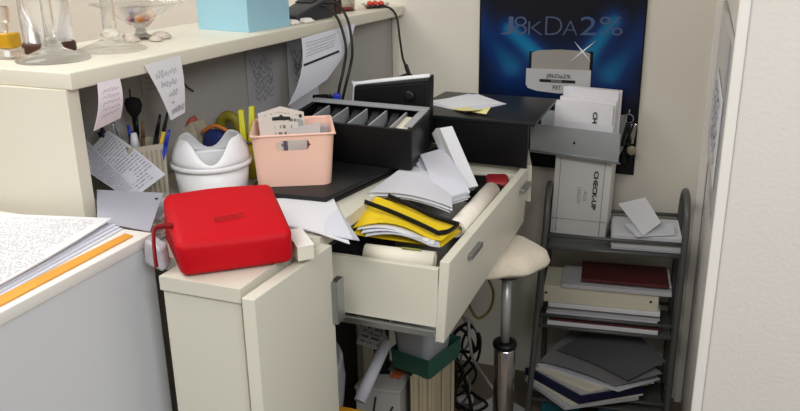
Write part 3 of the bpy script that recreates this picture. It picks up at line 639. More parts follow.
# leaflets at the left, leaning on things below the ledge
stack('document_pile', [(-.985, 1.012, .886), (-.835, 1.012, .886), (-.835, 1.10, .886), (-1.0, 1.11, .886)], .034, 8, PAPERG, 'low pile of documents behind the front counter', 'documents', mats=[PAPERG, PAPERB, PAPERC])
o = sheet('printed_leaflet', [(-.952, 1.105, .889), (-.905, 1.125, .925), (-1.045, 1.15, .99), (-1.07, 1.12, .955)], TEXT2, None, 8, 8, lambda u, v: (0, 0, .004*math.sin(v*3))); tag(o, 'pale printed leaflet propped up left of the pen cup', 'leaflet')
o = sheet('printed_list', [(-.968, 1.085, .888), (-.952, 1.102, .895), (-1.075, 1.122, .978), (-1.098, 1.085, .955)], TEXT3, None, 8, 8); tag(o, 'dim printed list standing against the counter end panel', 'paper')
t = thing('plastic_folder', 'grey plastic document folder with a punched hole sloping forward', 'folder')
FC = [(-.915, .955, .892), (-.808, .951, .889), (-.862, 1.06, .914), (-.968, 1.02, .921)]
sheet('cover', FC, mat('grey_folder', (168, 168, 178), .35, var=.04), t, 6, 6, None, .0014)
ff = sheetfn(FC); lathe('punched_hole', [(0, 0), (.003, 0), (.003, .0006), (0, .0006)], ff(.93, .82)+V((.0, 0, .0012)), INKB, t, 14)
# clutter below the ledge
TAPEM = mat('tan_tape', (176, 140, 104), .4)
t = thing('tape_roll', 'tan adhesive tape roll standing behind the white bin', 'tape')
from mathutils import Euler
AX = Euler((math.radians(90), 0, math.radians(28)))
lathe('tape', [(.018, -.009), (.03, -.009), (.03, .009), (.018, .009), (.018, -.009)], (-.945, 1.43, WT+.0302+.02), TAPEM, t, 32, axis=AX)
lathe('core', [(.0155, -.009), (.0178, -.009), (.0178, .009), (.0155, .009), (.0155, -.009)], (-.945, 1.43, WT+.0302+.02), mat('card_core', (120, 90, 64), .8), t, 32, axis=AX)
tag(obb('small_carton', (-.945, 1.43, WT), (.06, .06, .0198), PAPERG, None, (0, 0, .5)), 'low grey carton beneath the tan tape roll', 'carton')
t = thing('yellow_dispenser', 'olive yellow tape dispenser arch under the ledge', 'dispenser')
tube('arch', [(-1.032, 1.49, .86), (-1.03, 1.49, .925), (-1.018, 1.492, .945), (-1.0, 1.494, .945), (-.99, 1.496, .925), (-.988, 1.496, .86)], .012, mat('olive_yellow', (140, 128, 36), .5), t, 8, 5)
obb('base', (-1.008, 1.493, WT), (.09, .03, .012), mat('olive_yellow', (0, 0, 0)), t, (0, 0, .05), r=.003, seg=2)
t = thing('blue_pouch', 'dark blue pouch slumped behind the white bin', 'pouch')
rboxm('body', c8prism([(-1.03, 1.405), (-.975, 1.415), (-.985, 1.455), (-1.035, 1.44)], WT, .93), mat('dark_blue_fabric', (34, 48, 110), .7, var=.2), t, .012, 3, 3, lambda p: (p[0]*(1-.25*p[2])+.1*math.sin(p[2]*3), p[1], p[2]))
tube('orange_cord', [(-1.02, 1.405, .93), (-.99, 1.41, .945), (-.96, 1.42, .93)], .004, mat('orange_cord', (206, 120, 50), .5), t)
t = thing('cloth_pack', 'beige cloth bundle with red marks under the ledge', 'cloth')
rboxm('body', c8prism([(-1.075, 1.385), (-1.03, 1.40), (-1.035, 1.46), (-1.075, 1.45)], WT, .945), mat('beige_cloth', (182, 170, 150), .85, var=.25, vscale=40), t, .012, 3, 3, lambda p: (p[0]*(1-.3*max(0, p[2]))+.15*math.sin(p[1]*4), p[1], p[2]+.1*math.sin(p[0]*3)))
tube('red_clip', [(-1.07, 1.408, .938), (-1.045, 1.42, .957)], .006, mat('brick_red', (178, 84, 64), .5), t, 8, 0)
t = thing('blue_pen', 'small blue pen clipped on the grey panel beside the note', 'pen')
tube('barrel', [(-1.09, 1.325, 1.02), (-1.085, 1.34, 1.045)], .007, NAVY, t, 8, 0); tube('tip', [(-1.084, 1.343, 1.047), (-1.077, 1.38, 1.055)], .0015, INKB, t, 8, 0)
t = thing('clothes_peg', 'yellow green clothes peg standing open by the pink tub', 'peg')
for s, a, b in ((0, (-.888, 1.366, .8505), (-.905, 1.385, .990)), (1, (-.880, 1.37, .8505), (-.882, 1.39, .998))):
    A, B_ = V(a), V(b); d = (B_-A).normalized(); x = V((.008, .003, 0)); y = V((-.002, .006, 0))
    rboxm('jaw', [A-x-y, A+x-y, A+x+y, A-x+y, B_-x*.6-y, B_+x*.6-y, B_+x*.6+y, B_-x*.6+y], YELL2, t, .0015, 2)
tube('spring', [(-.898, 1.365, .925), (-.888, 1.362, .93), (-.876, 1.37, .925)], .003, STEEL, t)
# drawings pinned on the grey inner panel
def ip(y): return -1.14+(y-1.0)*.235/1.222
for (y0, y1, z0, z1, lab, sd) in ((1.60, 1.71, .90, 1.075, 'grey sheet with doodles pinned to the inner counter panel', 4), (1.745, 1.86, .90, 1.08, 'bluish sheet pinned on the inner panel behind the hanging sheet', 6)):
    c = [(ip(y0)+.002, y0, z0), (ip(y1)+.002, y1, z0), (ip(y1)+.002, y1, z1), (ip(y0)+.002, y0, z1)]
    o = sheet('pinned_sheet', c, mat('pinned_grey', (168, 166, 168), .8) if sd == 4 else PAPERB, None, 4, 4); tag(o, lab, 'paper'); rn = random.Random(sd)
    ribbon('doodle', [scrawl(.2, .8, .35+.09*i, .09, 3, rn) for i in range(6)]+[[(.1, .9), (.3, .55), (.55, .92), (.75, .5)]], sheetfn(c), PENCIL, o, .0016)
for (y, z, n, lab) in ((1.045, 1.07, 3, 'pencil note high on the inner panel by the corner'), (1.30, 1.075, 3, 'pencil note on the inner panel right of the hanging note')):
    c = [(ip(y)+.001, y, z-.05), (ip(y+.09)+.001, y+.09, z-.05), (ip(y+.09)+.001, y+.09, z), (ip(y)+.001, y, z)]
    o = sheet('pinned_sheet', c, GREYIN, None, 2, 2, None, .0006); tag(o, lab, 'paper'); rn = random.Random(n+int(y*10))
    ribbon('handwriting', [scrawl(.1, .8, .2+.25*i, .1, 5, rn) for i in range(3)], sheetfn(c), PENCIL, o, .0012)
tag(tube('cable', [(ip(1.42)+.006, 1.42, 1.1), (ip(1.40)+.005, 1.40, 1.06), (ip(1.41)+.005, 1.41, 1.03), (ip(1.43)+.006, 1.43, 1.012)], .0016, RUBBER), 'thin dark wire curving down the grey inner panel', 'cable')
# cash tray
t = thing('cash_tray', 'open black cash tray with grey rim and coin compartments', 'cash tray')
TL, TR, FR, FL = V((-.885, 1.675, 0)), V((-.587, 1.649, 0)), V((-.561, 1.462, 0)), V((-.859, 1.488, 0))
def tp(u, v, z): return (FL*(1-u)*(1-v)+FR*u*(1-v)+TR*u*v+TL*(1-u)*v)+V((0, 0, z))
def tbox(name, u0, u1, v0, v1, z0, z1, m, par=t, r=.001, seg=1): return rboxm(name, [tp(u0, v0, z0), tp(u1, v0, z0), tp(u1, v1, z0), tp(u0, v1, z0), tp(u0, v0, z1), tp(u1, v0, z1), tp(u1, v1, z1), tp(u0, v1, z1)], m, par, r, seg)
z0 = .8700
tbox('floor_plate', .036, .964, .041, .959, z0, z0+.052, BLACK)
tbox('front_wall', 0, 1, 0, .04, z0, .955, BLACK, r=.003, seg=2)
tbox('back_wall', .0, 1, .96, 1, z0, .957, BLACK)
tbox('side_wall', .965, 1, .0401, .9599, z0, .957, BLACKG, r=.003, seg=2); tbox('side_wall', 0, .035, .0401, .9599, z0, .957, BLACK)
tbox('rear_rim', .0, 1, .85, 1, .9572, .9625, GREYP, r=.001)
tbox('side_rim', .94, 1, .05, .849, .9572, .9605, GREYP)
for i in range(1, 6):
    u = i/6.0; dv = tbox('divider', u-.012, u+.004, .045, .848, z0+.0525, .953, GREYP, r=.0008)
for i, (u, k) in enumerate(((.065, 0), (.215, 0), (.385, 0), (.55, 1), (.715, 0))):
    rboxm('coin_clip', [tp(u, .46, .9235), tp(u+.06, .46, .9235), tp(u+.06, .84, .946), tp(u, .84, .946), tp(u, .46, .9265), tp(u+.06, .46, .9265), tp(u+.06, .84, .949), tp(u, .84, .949)], BLACKG, t, .0006); rboxm('clip_wire', [tp(u+.02, .1, .924), tp(u+.03, .1, .924), tp(u+.045, .46, .928), tp(u+.035, .46, .928), tp(u+.02, .1, .927), tp(u+.03, .1, .927), tp(u+.045, .46, .931), tp(u+.035, .46, .931)], CHROME, t, .0005)
for i in range(5):
    u = .85; b = .15+.02*i
    tag(rboxm('banknote', [tp(u-.01, b, .9225+.005*i), tp(u+.085, b+.02, .9225+.005*i), tp(u+.085, b+.5, .9255+.005*i), tp(u-.01, b+.52, .9255+.005*i), tp(u-.01, b, .9245+.005*i), tp(u+.085, b+.02, .9245+.005*i), tp(u+.085, b+.5, .9275+.005*i), tp(u-.01, b+.52, .9275+.005*i)], (PAPERC, mat('receipt', (190, 178, 168), .7))[i % 2], None, .0004), ('lowest', 'second', 'middle', 'fourth', 'topmost')[i]+' folded receipt in the right cash tray compartment', 'receipt', 'receipts in the cash tray')
# display
t = thing('tablet_display', 'white edged black display standing behind the cash tray', 'display')
D = [(-.815, 1.715, .8505), (-.613, 1.695, .8505), (-.61, 1.735, .8505), (-.812, 1.755, .8505), (-.805, 1.722, .985), (-.611, 1.71, 1.014), (-.61, 1.745, 1.02), (-.803, 1.757, .992)]
rboxm('shell', D, BLACK, t, .004, 2)
tube('white_edge', [V(D[0])+V((-.003, .018, .01)), V(D[4])+V((-.003, .016, -.004)), V(D[4])+V((.006, .016, .003)), V(D[5])+V((-.004, .018, .003))], .0065, WHITEPL, t, 8, 4)
a, b, c_, d_ = [V(D[i]) for i in (0, 1, 5, 4)]; nn = (b-a).cross(d_-a).normalized()
def fp(u, v, o): return a*(1-u)*(1-v)+b*u*(1-v)+c_*u*v+d_*(1-u)*v+nn*o
rboxm('screen', [fp(.03, .04, .0004), fp(.985, .04, .0004), fp(.985, .04, -.004), fp(.03, .04, -.004), fp(.03, .95, .002), fp(.985, .95, .002), fp(.985, .95, -.003), fp(.03, .95, -.003)], BLACK, t, .0012, 2)
lathe('socket', [(0, 0), (.012, 0), (.012, .006), (.007, .007), (0, .007)], fp(.77, .78, .002), BLACKG, t, 20, axis=nn.to_track_quat('Z', 'Y').to_euler())
tag(obb('blue_clip', (-.845, 1.71, WT), (.018, .02, .118), BLUE, None, (0, 0, .2), r=.005, seg=2), 'small blue plastic stand left of the display', 'clip')
t = thing('cable_coil', 'tangle of black cable behind the cash tray', 'cable')
pts = []
rn = random.Random(12)
for i in range(26): pts.append((-.885+rn.uniform(-.045, .045), 1.76+rn.uniform(-.03, .03), .86+.1*i/26+rn.uniform(-.012, .012)))
tube('coil', pts, .005, RUBBER, t, 6, 4)
obb('adapter', (-.885, 1.755, WT), (.08, .05, .045), BLACK, t, (0, 0, .3), r=.006, seg=2)
# black box and papers
t = thing('cash_drawer_box', 'low black cash drawer box with papers on its flat top', 'box')
BQ = [(-.70, 1.785), (-.38, 1.772), (-.387, 2.06), (-.69, 2.072)]
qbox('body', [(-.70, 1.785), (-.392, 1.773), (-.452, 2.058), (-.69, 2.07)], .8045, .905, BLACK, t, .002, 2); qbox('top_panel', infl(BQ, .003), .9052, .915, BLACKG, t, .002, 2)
for i, (c, m, lab) in enumerate((([(-.69, 1.90, .9156), (-.56, 1.83, .9156), (-.49, 1.955, .9156), (-.62, 2.055, .9156)], PAPERB, 'lower white sheet lying on the black box'),
      ([(-.685, 1.925, .9172), (-.605, 1.858, .9172), (-.497, 1.952, .9172), (-.595, 2.05, .9172)], PAPER, 'upper white sheet lying on the black box'))):
    tag(sheet('loose_paper', c, m, None, 4, 4, None, .0012), lab, 'paper', 'papers on the black box')
tag(sheet('sticky_note', [(-.60, 1.842, .9190), (-.535, 1.80, .9190), (-.515, 1.822, .9190), (-.565, 1.872, .9190)], mat('pale_yellow_note', (232, 222, 150), .7), None, 6, 4, lambda u, v: (0, 0, .008*u*u)), 'pale yellow crumpled note at the front of the black box', 'note')
tag(sheet('sticky_note', [(-.54, 1.815, .9210), (-.50, 1.80, .9210), (-.496, 1.826, .9230), (-.52, 1.848, .9230)], mat('pale_yellow_note', (0, 0, 0)), None, 6, 4, lambda u, v: (0, 0, .010*u*v)), 'small torn yellow note beside the larger yellow note', 'note')

# ------------------------------------------------------------------ drawer contents
t = thing('yellow_envelope', 'yellow padded envelope bulging out of the open drawer', 'envelope')
EC = [(-.592, 1.240, .820), (-.43, 1.268, .806), (-.418, 1.345, .81), (-.59, 1.345, .848)]
sheet('back_cover', [V(p)-V((0, 0, .012)) for p in EC], YELLOW, t, 8, 8, None, .002)
sheet('front_cover', EC, YELLOW, t, 10, 10, lambda u, v: (0, 0, .020*math.sin(min(1, u*1.15)*math.pi)*(1-v)), .002)
for i in range(3):
    o = sheet('enclosed_paper', [(-.583+.01*i, 1.238-.004*i, .8185-.004*i), (-.45+.012*i, 1.254-.003*i, .807-.003*i), (-.46, 1.33, .812-.003*i), (-.58, 1.33, .838-.003*i)], (PAPER, PAPERB, PAPERG)[i], None, 8, 5, lambda u, v: (0, 0, .013*math.sin(min(1, u*1.15)*math.pi)*(1-v)), .0012)
    tag(o, ('top sheet sliding out of the yellow envelope', 'middle sheet sliding out of the yellow envelope', 'bottom sheet sliding out of the yellow envelope')[i], 'paper', 'papers in the yellow envelope')
t = thing('paper_roll', 'rolled cream poster lying in the drawer front', 'paper roll')
def roll(name, p0, p1, r, turns, m, par):
    a, b = V(p0), V(p1); d = (b-a).normalized(); n = V((0, 0, 1)); n = (n-d*n.dot(d)).normalized(); bn = d.cross(n); K = int(24*turns); vs_ = []; fs = []
    for i in range(K+1):
        an = 2*math.pi*turns*i/K; rr = r*(.72+.28*i/K)
        for p in (a, b):
            for e in (0, .0012): vs_.append(p+n*math.cos(an)*(rr-e)+bn*math.sin(an)*(rr-e))
    for i in range(K):
        q = 4*i; w = q+4; fs += [(q, w, w+2, q+2), (q+1, q+3, w+3, w+1), (q, q+1, w+1, w), (q+2, w+2, w+3, q+3)]
    fs += [(0, 2, 3, 1), (4*K, 4*K+1, 4*K+3, 4*K+2)]
    return mesh(name, vs_, fs, m, par, smooth=True)
roll('roll', (-.560, 1.223, .782), (-.432, 1.237, .778), .0195, 1.6, PAPERC, t)
tube('green_print', [(-.49, 1.2255, .800), (-.455, 1.230, .7985)], .0022, mat('olive_print', (140, 140, 70), .7), t, 6, 0, ratio=.4)
# sheets lying over the envelope
for i in range(6):
    k = i*.0022; j = .005*math.sin(i*2.1)
    o = sheet('loose_paper', [(-.598+j, 1.345+j, .846+k), (-.448-j, 1.372, .822+k), (-.47+j, 1.452, .832+k), (-.585+j, 1.50-j, .858+k)], (PAPERG, PAPERB, PAPER, TEXT2, PAPERB, mat('white_grey_paper', (206, 206, 212), .75))[i], None, 8, 6, lambda u, v: (0, 0, .010*math.sin(u*3.1)), .0011)
    tag(o, ('bottom', 'second', 'third', 'fourth', 'fifth', 'top')[i]+' sheet of the flat paper pile over the yellow envelope', 'paper', 'flat papers over the envelope')
for i in range(7):
    k = i*.0026; j = .006*math.sin(i*1.7)
    o = sheet('folded_sheet', [(-.605+k*2.2, 1.545+j, .866+k), (-.476+j*.5, 1.392+j, .822+k), (-.440+j*.5, 1.462+j, .822+k), (-.566+k*1.5, 1.618+j, .866+k)], (PAPERB, PAPERG, PAPER, PAPERB, mat('white_grey_paper', (0, 0, 0)), PAPERB, mat('lavender_white', (214, 214, 224), .7))[i], None, 10, 4, lambda u, v: (0, 0, .006*math.sin(u*3.1)), .0014)
    tag(o, ('bottom', 'second', 'third', 'middle', 'fifth', 'sixth', 'top')[i]+' sheet of the folded bundle sliding into the drawer', 'paper', 'folded bundle in the drawer')
t = thing('slim_carton', 'slim white carton leaning upright in the drawer', 'carton')
a, b = V((-.474, 1.572, .805)), V((-.553, 1.632, .918)); d = (b-a).normalized(); w = V((.030, .040, 0)).normalized(); w = (w-d*w.dot(d)).normalized()*.022; n = d.cross(w).normalized()*.011
if n.y > 0: n = -n
rboxm('body', [a-w+n, a+w+n, a+w-n, a-w-n, b-w+n, b+w+n, b+w-n, b-w-n], PAPER, t, .0012, 1)
rboxm('grey_side', [a-w+n*1.001-w*.01, a-w*.55+n*1.04, a-w*.55+n*1.0, a-w+n*1.0, b-w+n*1.001, b-w*.55+n*1.04, b-w*.55+n*1.0, b-w+n*1.0], GREYCARD, t, .0003)
t = thing('rolled_booklet', 'rolled cream booklet wedged against the drawer front', 'booklet')
roll('outer_cover', (-.432, 1.355, .796), (-.430, 1.60, .800), .020, 1.4, mat('cream_booklet', (234, 226, 214), .6, var=.1, vscale=30), t)
t = thing('strap', 'black elastic strap folder frame across the yellow envelope', 'strap')
tube('band', [(-.588, 1.288, .856), (-.53, 1.277, .8465), (-.47, 1.268, .832), (-.436, 1.267, .820)], .005, BLACK, t, 8, 6, ratio=.35)
tube('band', [(-.436, 1.267, .820), (-.424, 1.29, .817), (-.416, 1.325, .819)], .005, BLACK, t, 8, 6, ratio=.35)
tube('band', [(-.416, 1.325, .819), (-.46, 1.318, .831), (-.51, 1.325, .845), (-.56, 1.335, .856)], .005, BLACK, t, 8, 6, ratio=.35)
t = thing('glasses_case', 'dark red and black soft case at the far end of the drawer', 'case')
obb('body', (-.47, 1.70, .684), (.09, .11, .105), BLACK, t, (0, 0, .2), r=.015, seg=3); obb('red_flap', (-.447, 1.715, .76), (.055, .07, .036), mat('crimson', (140, 24, 30), .5), t, (0, 0, .3), r=.012, seg=3)
tag(obb('filler_box', (-.52, 1.45, .684), (.12, .2, .10), GREYCARD, None, (0, 0, .1)), 'grey box buried under the papers in the drawer', 'box')
tag(obb('filler_box', (-.60, 1.30, .684), (.1, .14, .085), BLACKG, None, (0, 0, .05)), 'dark box behind the rolled poster in the drawer', 'box')

# ------------------------------------------------------------------ stool
t = thing('swivel_stool', 'chrome gas lift stool with a cream fleece seat cover', 'stool'); S = (-.414, 1.70)
lathe('base', [(0, 0), (.11, 0), (.11, .008), (.09, .02), (.04, .035), (0, .035)], (*S, 0), CHROME, t, 40)
lathe('outer_column', [(0, .0352), (.026, .0352), (.026, .365), (.022, .372), (0, .372)], (*S, 0), CHROME, t, 28)
lathe('collar', [(.012, .3722), (.028, .3722), (.03, .378), (.028, .386), (.013, .388), (.012, .3722)], (*S, 0), BLACK, t, 28)
lathe('gas_rod', [(0, .3724), (.0115, .3724), (.0115, .56), (0, .56)], (*S, 0), mat('satin_rod', (176, 176, 176), .35, .4), t, 20)
lathe('mechanism', [(0, .5602), (.03, .5602), (.05, .575), (.05, .585), (0, .585)], (*S, 0), BLACK, t, 20)
lathe('seat', [(0, .5852), (.075, .5852), (.088, .598), (.090, .612), (.082, .626), (0, .630)], (*S, 0), SEATG, t, 40)
def flw(a, r, z): return 1+.07*math.sin(3*a+1)+.04*math.sin(7*a)
lathe('fleece_cover', [(0, .6225), (.05, .6308), (.084, .6308), (.094, .621), (.098, .606), (.104, .603), (.107, .612), (.100, .632), (.082, .645), (.04, .6485), (0, .648)], (S[0]-.016, S[1]-.022, 0), FLUFF, t, 60, wob=flw)

# ------------------------------------------------------------------ metal rack
t = thing('metal_rack', 'dark grey three tier metal rack with arched sides', 'rack')
FLp, FRp = V((-.392, 1.984, 0)), V((-.034, 2.03, 0)); ex = (FRp-FLp).normalized(); ey = V((-ex.y, ex.x, 0)); DEP = .172
def rk(u, v, z): return FLp.lerp(FRp, u)+ey*(DEP*v)+V((0, 0, z))
def lean(z): return (-.018+.026*z/.56)
for u in (0, 1):
    pts = [rk(u, 0, 0)+V((lean(0) if u == 0 else 0, 0, 0))]
    for z in (.1, .25, .4, .55): pts.append(rk(u, 0, z)+V((lean(z) if u == 0 else 0, 0, 0)))
    L0 = lean(.6) if u == 0 else 0
    for v, z in ((.03, .60), (.12, .645), (.3, .67), (.5, .677), (.7, .67), (.88, .645), (.97, .60), (1, .54), (1, .3), (1, .1), (1, 0)): pts.append(rk(u, v, z)+V((L0, 0, 0)))
    sf = tube('side_frame', pts, .0085, RACKM, t, 10, 5)
    for z in (.53, .295, .06): tube('cross_bar', [rk(u, .05, z)+V((lean(z) if u == 0 else 0, 0, 0)), rk(u, .95, z)+V((L0, 0, 0))], .005, RACKM, sf, 8, 0)
for z in (.564, .53, .33, .295, .09, .06):
    tube('front_rail', [rk(0, 0, z)+V((lean(z)+.008, 0, 0)), rk(1, 0, z)+V((-.008, 0, 0))], .0052, RACKM, t, 8, 0)
    tube('back_rail', [rk(0, 1, z+.02)+V((lean(.6)+.008, 0, 0)), rk(1, 1, z+.02)+V((-.008, 0, 0))], .0052, RACKM, t, 8, 0)
for z in (.53, .295, .06):
    rboxm('shelf_panel', [rk(.02, .04, z-.002)+V((.01, 0, 0)), rk(.97, .04, z-.002), rk(.97, .96, z-.002), rk(.02, .96, z-.002)+V((.01, 0, 0)), rk(.02, .04, z+.003)+V((.01, 0, 0)), rk(.97, .04, z+.003), rk(.97, .96, z+.003), rk(.02, .96, z+.003)+V((.01, 0, 0))], RACKM, t, .0006)
def rq(u0, u1, v0, v1): return [tuple(rk(u, v, 0))[:2] for u, v in ((u0, v0), (u1, v0), (u1, v1), (u0, v1))]
# CHECK-UP carton on the top tier
t = thing('checkup_carton', 'white carton lettered CHECK-UP standing on the top rack tier', 'carton')
cq = [(-.390, 2.088), (-.240, 2.094), (-.236, 2.15), (-.386, 2.145)]; cz0, cz1 = .5335, .752
CW = mat('white_carton_board', (226, 224, 222), .6, var=.03)
ck = [(x+(.006 if False else 0), y, cz0) for x, y in cq]+[(x+.004, y+.012, cz1) for x, y in cq]
rboxm('body', ck, CW, t, .001)
def cf(u, v, o=.0012):
    A, B_, C_, D_ = [V(ck[i]) for i in (0, 1, 5, 4)]; n = (B_-A).cross(D_-A).normalized()
    return A*(1-u)*(1-v)+B_*u*(1-v)+C_*u*v+D_*(1-u)*v+n*o
dn = (cf(.5, 0)-cf(.5, 1)).normalized(); rt = (cf(1, .5)-cf(0, .5)).normalized()
text('lettering', 'CHECK-UP', cf(.70, .84), dn, rt, .0125, INKB, t, width=.108, bold=True)
text('faint_lettering', 'ALG', cf(.55, .58), dn, rt, .009, mat('faint_print', (150, 148, 146), .6, var=0), t, width=.028); text('faint_lettering', 'LSALDO', cf(.44, .62), dn, rt, .009, MATS['faint_print'], t, width=.045)
for (p, q) in ((cf(.88, .02), cf(.88, .98)), (cf(.10, .03), cf(.10, .98)), (cf(.02, .2), cf(.98, .2))): tube('fold_line', [p, q], .0007, MATS['faint_print'], t, 5, 0)
# papers on the top tier
for i in range(8):
    z = .5345+.0052*i; j = .012*math.sin(i*1.9)
    q = rq(.50+j*.5, .985-abs(j)*.3, .06+abs(j), .9)
    o = qbox('paper_bundle', q, z, z+.005, (PAPERG, PAPERB, PAPER, PAPERG, PAPERC, PAPER, PAPERB, PAPER)[i], None, .0005)
    tag(o, ('lowest', 'second', 'third', 'fourth', 'fifth', 'sixth', 'seventh', 'topmost')[i]+' paper bundle on the top rack tier right of the carton', 'papers', 'papers on the top rack tier')
tag(sheet('loose_paper', [(-.136, 2.018, .5805), (-.098, 2.06, .607), (-.147, 2.13, .648), (-.215, 2.115, .628)], PAPER, None, 4, 4, None, .0012), 'tilted white sheet propped on the top tier papers', 'paper')
tag(sheet('loose_paper', [(-.152, 2.012, .5775), (-.06, 2.05, .580), (-.07, 2.10, .594), (-.19, 2.06, .592)], PAPERB, None, 4, 4, None, .0012), 'flat white sheet under the tilted sheet on the top tier', 'paper')
# middle tier
for i in range(5):
    z = .2985+.0135*i; j = .01*math.sin(i*2.3)
    o = qbox('document_sheaf', rq(.07+j, .88+j, .03+abs(j), .9), z, z+(.012, .006, .0125, .005, .012)[i], (PAPER, MAROON, PAPERB, PAPERG, PAPER)[i], None, .0006)
    tag(o, ('lowest white', 'thin maroon', 'bluish', 'thin grey', 'upper white')[i]+' sheaf under the cream box file on the middle tier', 'documents', 'sheaves on the middle tier')
t = thing('box_file', 'cream box file with two black rivets on the middle tier', 'box file')
mq = rq(.032, .865, .06, .85); BF = mat('cream_file', (214, 210, 190), .6, var=.04)
qbox('body', mq, .3655, .413, BF, t, .0015)
for u in (.05, .81): lathe('rivet', [(0, 0), (.0035, 0), (.0035, .0012), (0, .0012)], rk(u, .0595, .392), INKB, t, 12, axis=(-ey).to_track_quat('Z', 'Y').to_euler())
tag(qbox('writing_pad', rq(.16, .95, .02, .8), .4135, .4245, PAPERG, None, .001), 'grey writing pad on top of the cream box file', 'pad')
tag(qbox('document_sheaf', rq(.3, .95, .2, .9), .425, .43, PAPER, None, .0006), 'thin white sheaf under the maroon folder', 'documents')
tag(qbox('maroon_folder', rq(.3, .93, .1, .85), .4305, .439, MAROON, None, .001), 'maroon folder topmost on the middle rack tier', 'folder')
# lower tier: fan of papers
fan = [((-.428, 2.01), (-.292, 1.90), (-.11, 2.02), (-.18, 2.14), .068, .010, PAPERG, 'grey envelope lowest in the fan on the bottom tier'),
       ((-.424, 2.015), (-.275, 1.912), (-.10, 2.03), (-.2, 2.15), .0785, .006, PAPERC, 'cream sheet low in the fan on the bottom tier'),
       ((-.43, 2.018), (-.258, 1.915), (-.10, 2.03), (-.2, 2.15), .085, .022, NAVY, 'navy folder in the fan on the bottom tier'),
       ((-.415, 2.02), (-.255, 1.925), (-.09, 2.04), (-.2, 2.15), .1075, .008, PAPERG, 'grey brochure above the navy folder on the bottom tier'),
       ((-.395, 2.0), (-.235, 1.935), (-.075, 2.04), (-.2, 2.15), .116, .010, PAPERC, 'cream brochure in the fan on the bottom tier'),
       ((-.395, 2.01), (-.16, 1.945), (-.06, 2.05), (-.2, 2.15), .1265, .004, PAPERB, 'bluish sheet near the top of the fan')]
for a, b, c_, d_, z, h, m, lab in fan: tag(qbox('document', [a, b, c_, d_], z+.029, z+.029+h, m, None, .0008), lab, 'document', 'documents fanned on the bottom tier')
GCL = mat('dusky_sleeve', (120, 120, 122), .35, var=.08)
tag(sheet('plastic_sleeve', [(-.39, 2.015, .166), (-.17, 1.957, .162), (-.055, 2.03, .185), (-.30, 2.13, .25)], GCL, None, 8, 6, lambda u, v: (0, 0, .01*math.sin(u*3)), .0016), 'large dusky plastic sleeve over the bottom tier fan', 'sleeve')
tag(sheet('plastic_sleeve', [(-.345, 2.035, .20), (-.14, 1.965, .182), (-.05, 2.045, .215), (-.2, 2.13, .285)], mat('dark_sleeve', (84, 84, 88), .3, var=.08), None, 8, 6, lambda u, v: (0, 0, .008*math.sin(u*3)), .0016), 'darker plastic sleeve topmost on the bottom tier', 'sleeve')
for (u0, u1, v0, v1, z0, z1, lab) in ((.05, .35, .1, .8, .0, .05, 'teal box on the floor under the rack, left'), (.5, .9, .05, .8, .0, .05, 'teal box on the floor under the rack, right')): tag(qbox('teal_box', rq(u0, u1, v0, v1), z0, z1, TEAL, None, .004, 2), lab, 'box', 'teal boxes under the rack')

# ------------------------------------------------------------------ brochure holder on the back wall
t = thing('brochure_holder', 'brushed grey metal trough holding white brochures on the wall', 'holder')
rboxm('front_plate', [(-.453, 2.078, .768), (-.219, 2.084, .752), (-.219, 2.0865, .752), (-.453, 2.0805, .768), (-.453, 2.072, .843), (-.219, 2.078, .830), (-.219, 2.0805, .830), (-.453, 2.0745, .843)], HOLDER, t, .0006)
rboxm('bottom_plate', c8box(-.453, -.219, 2.0885, 2.213, .768, .7705), HOLDER, t, .0004)
rboxm('back_plate', c8box(-.453, -.219, 2.2135, 2.2155, .768, .85), HOLDER, t, .0004)
rboxm('lower_lip', [(-.453, 2.072, .764), (-.215, 2.078, .748), (-.215, 2.0875, .748), (-.453, 2.0835, .764), (-.453, 2.072, .7675), (-.215, 2.078, .7515), (-.215, 2.0875, .7515), (-.453, 2.0835, .7675)], STEEL, t, .0004)
lathe('rivet', [(0, 0), (.003, 0), (.003, .001), (0, .001)], (-.335, 2.0745, .797), BLACKG, t, 10, axis=Euler((math.radians(90), 0, 0)))
BWH = mat('brochure_white', (236, 234, 238), .55, var=.02)
for i, (x0, x1, y, zt) in enumerate(((-.397, -.245, 2.10, .9), (-.388, -.240, 2.118, .908), (-.372, -.238, 2.136, .932), (-.375, -.232, 2.154, .93), (-.39, -.236, 2.172, .925))):
    t = thing('brochure', ('front white brochure in the wall trough lettered CH', 'second white brochure from the front in the wall trough', 'tall middle white brochure in the wall trough', 'fourth white brochure from the front in the wall trough', 'rearmost white brochure in the wall trough')[i], 'brochure', 'brochures in the wall trough')
    rboxm('body', [(x0, y, .771), (x1, y, .771), (x1, y+.013, .771), (x0, y+.013, .771), (x0, y+.014, zt), (x1, y+.014, zt-.006), (x1, y+.027, zt-.006), (x0, y+.027, zt)], BWH, t, .0008)
    if i == 0:
        text('lettering', 'CH', (-.296, 2.1085, .876), (0, -.1, -1), (1, 0, 0), .012, INKB, t, width=.03, bold=True)
tag(sheet('paper_strip', [(-.37, 2.091, .828), (-.240, 2.093, .822), (-.240, 2.0955, .845), (-.37, 2.0945, .851)], PAPER, None, 4, 2, None, .0015), 'white paper strip standing behind the trough front', 'paper')
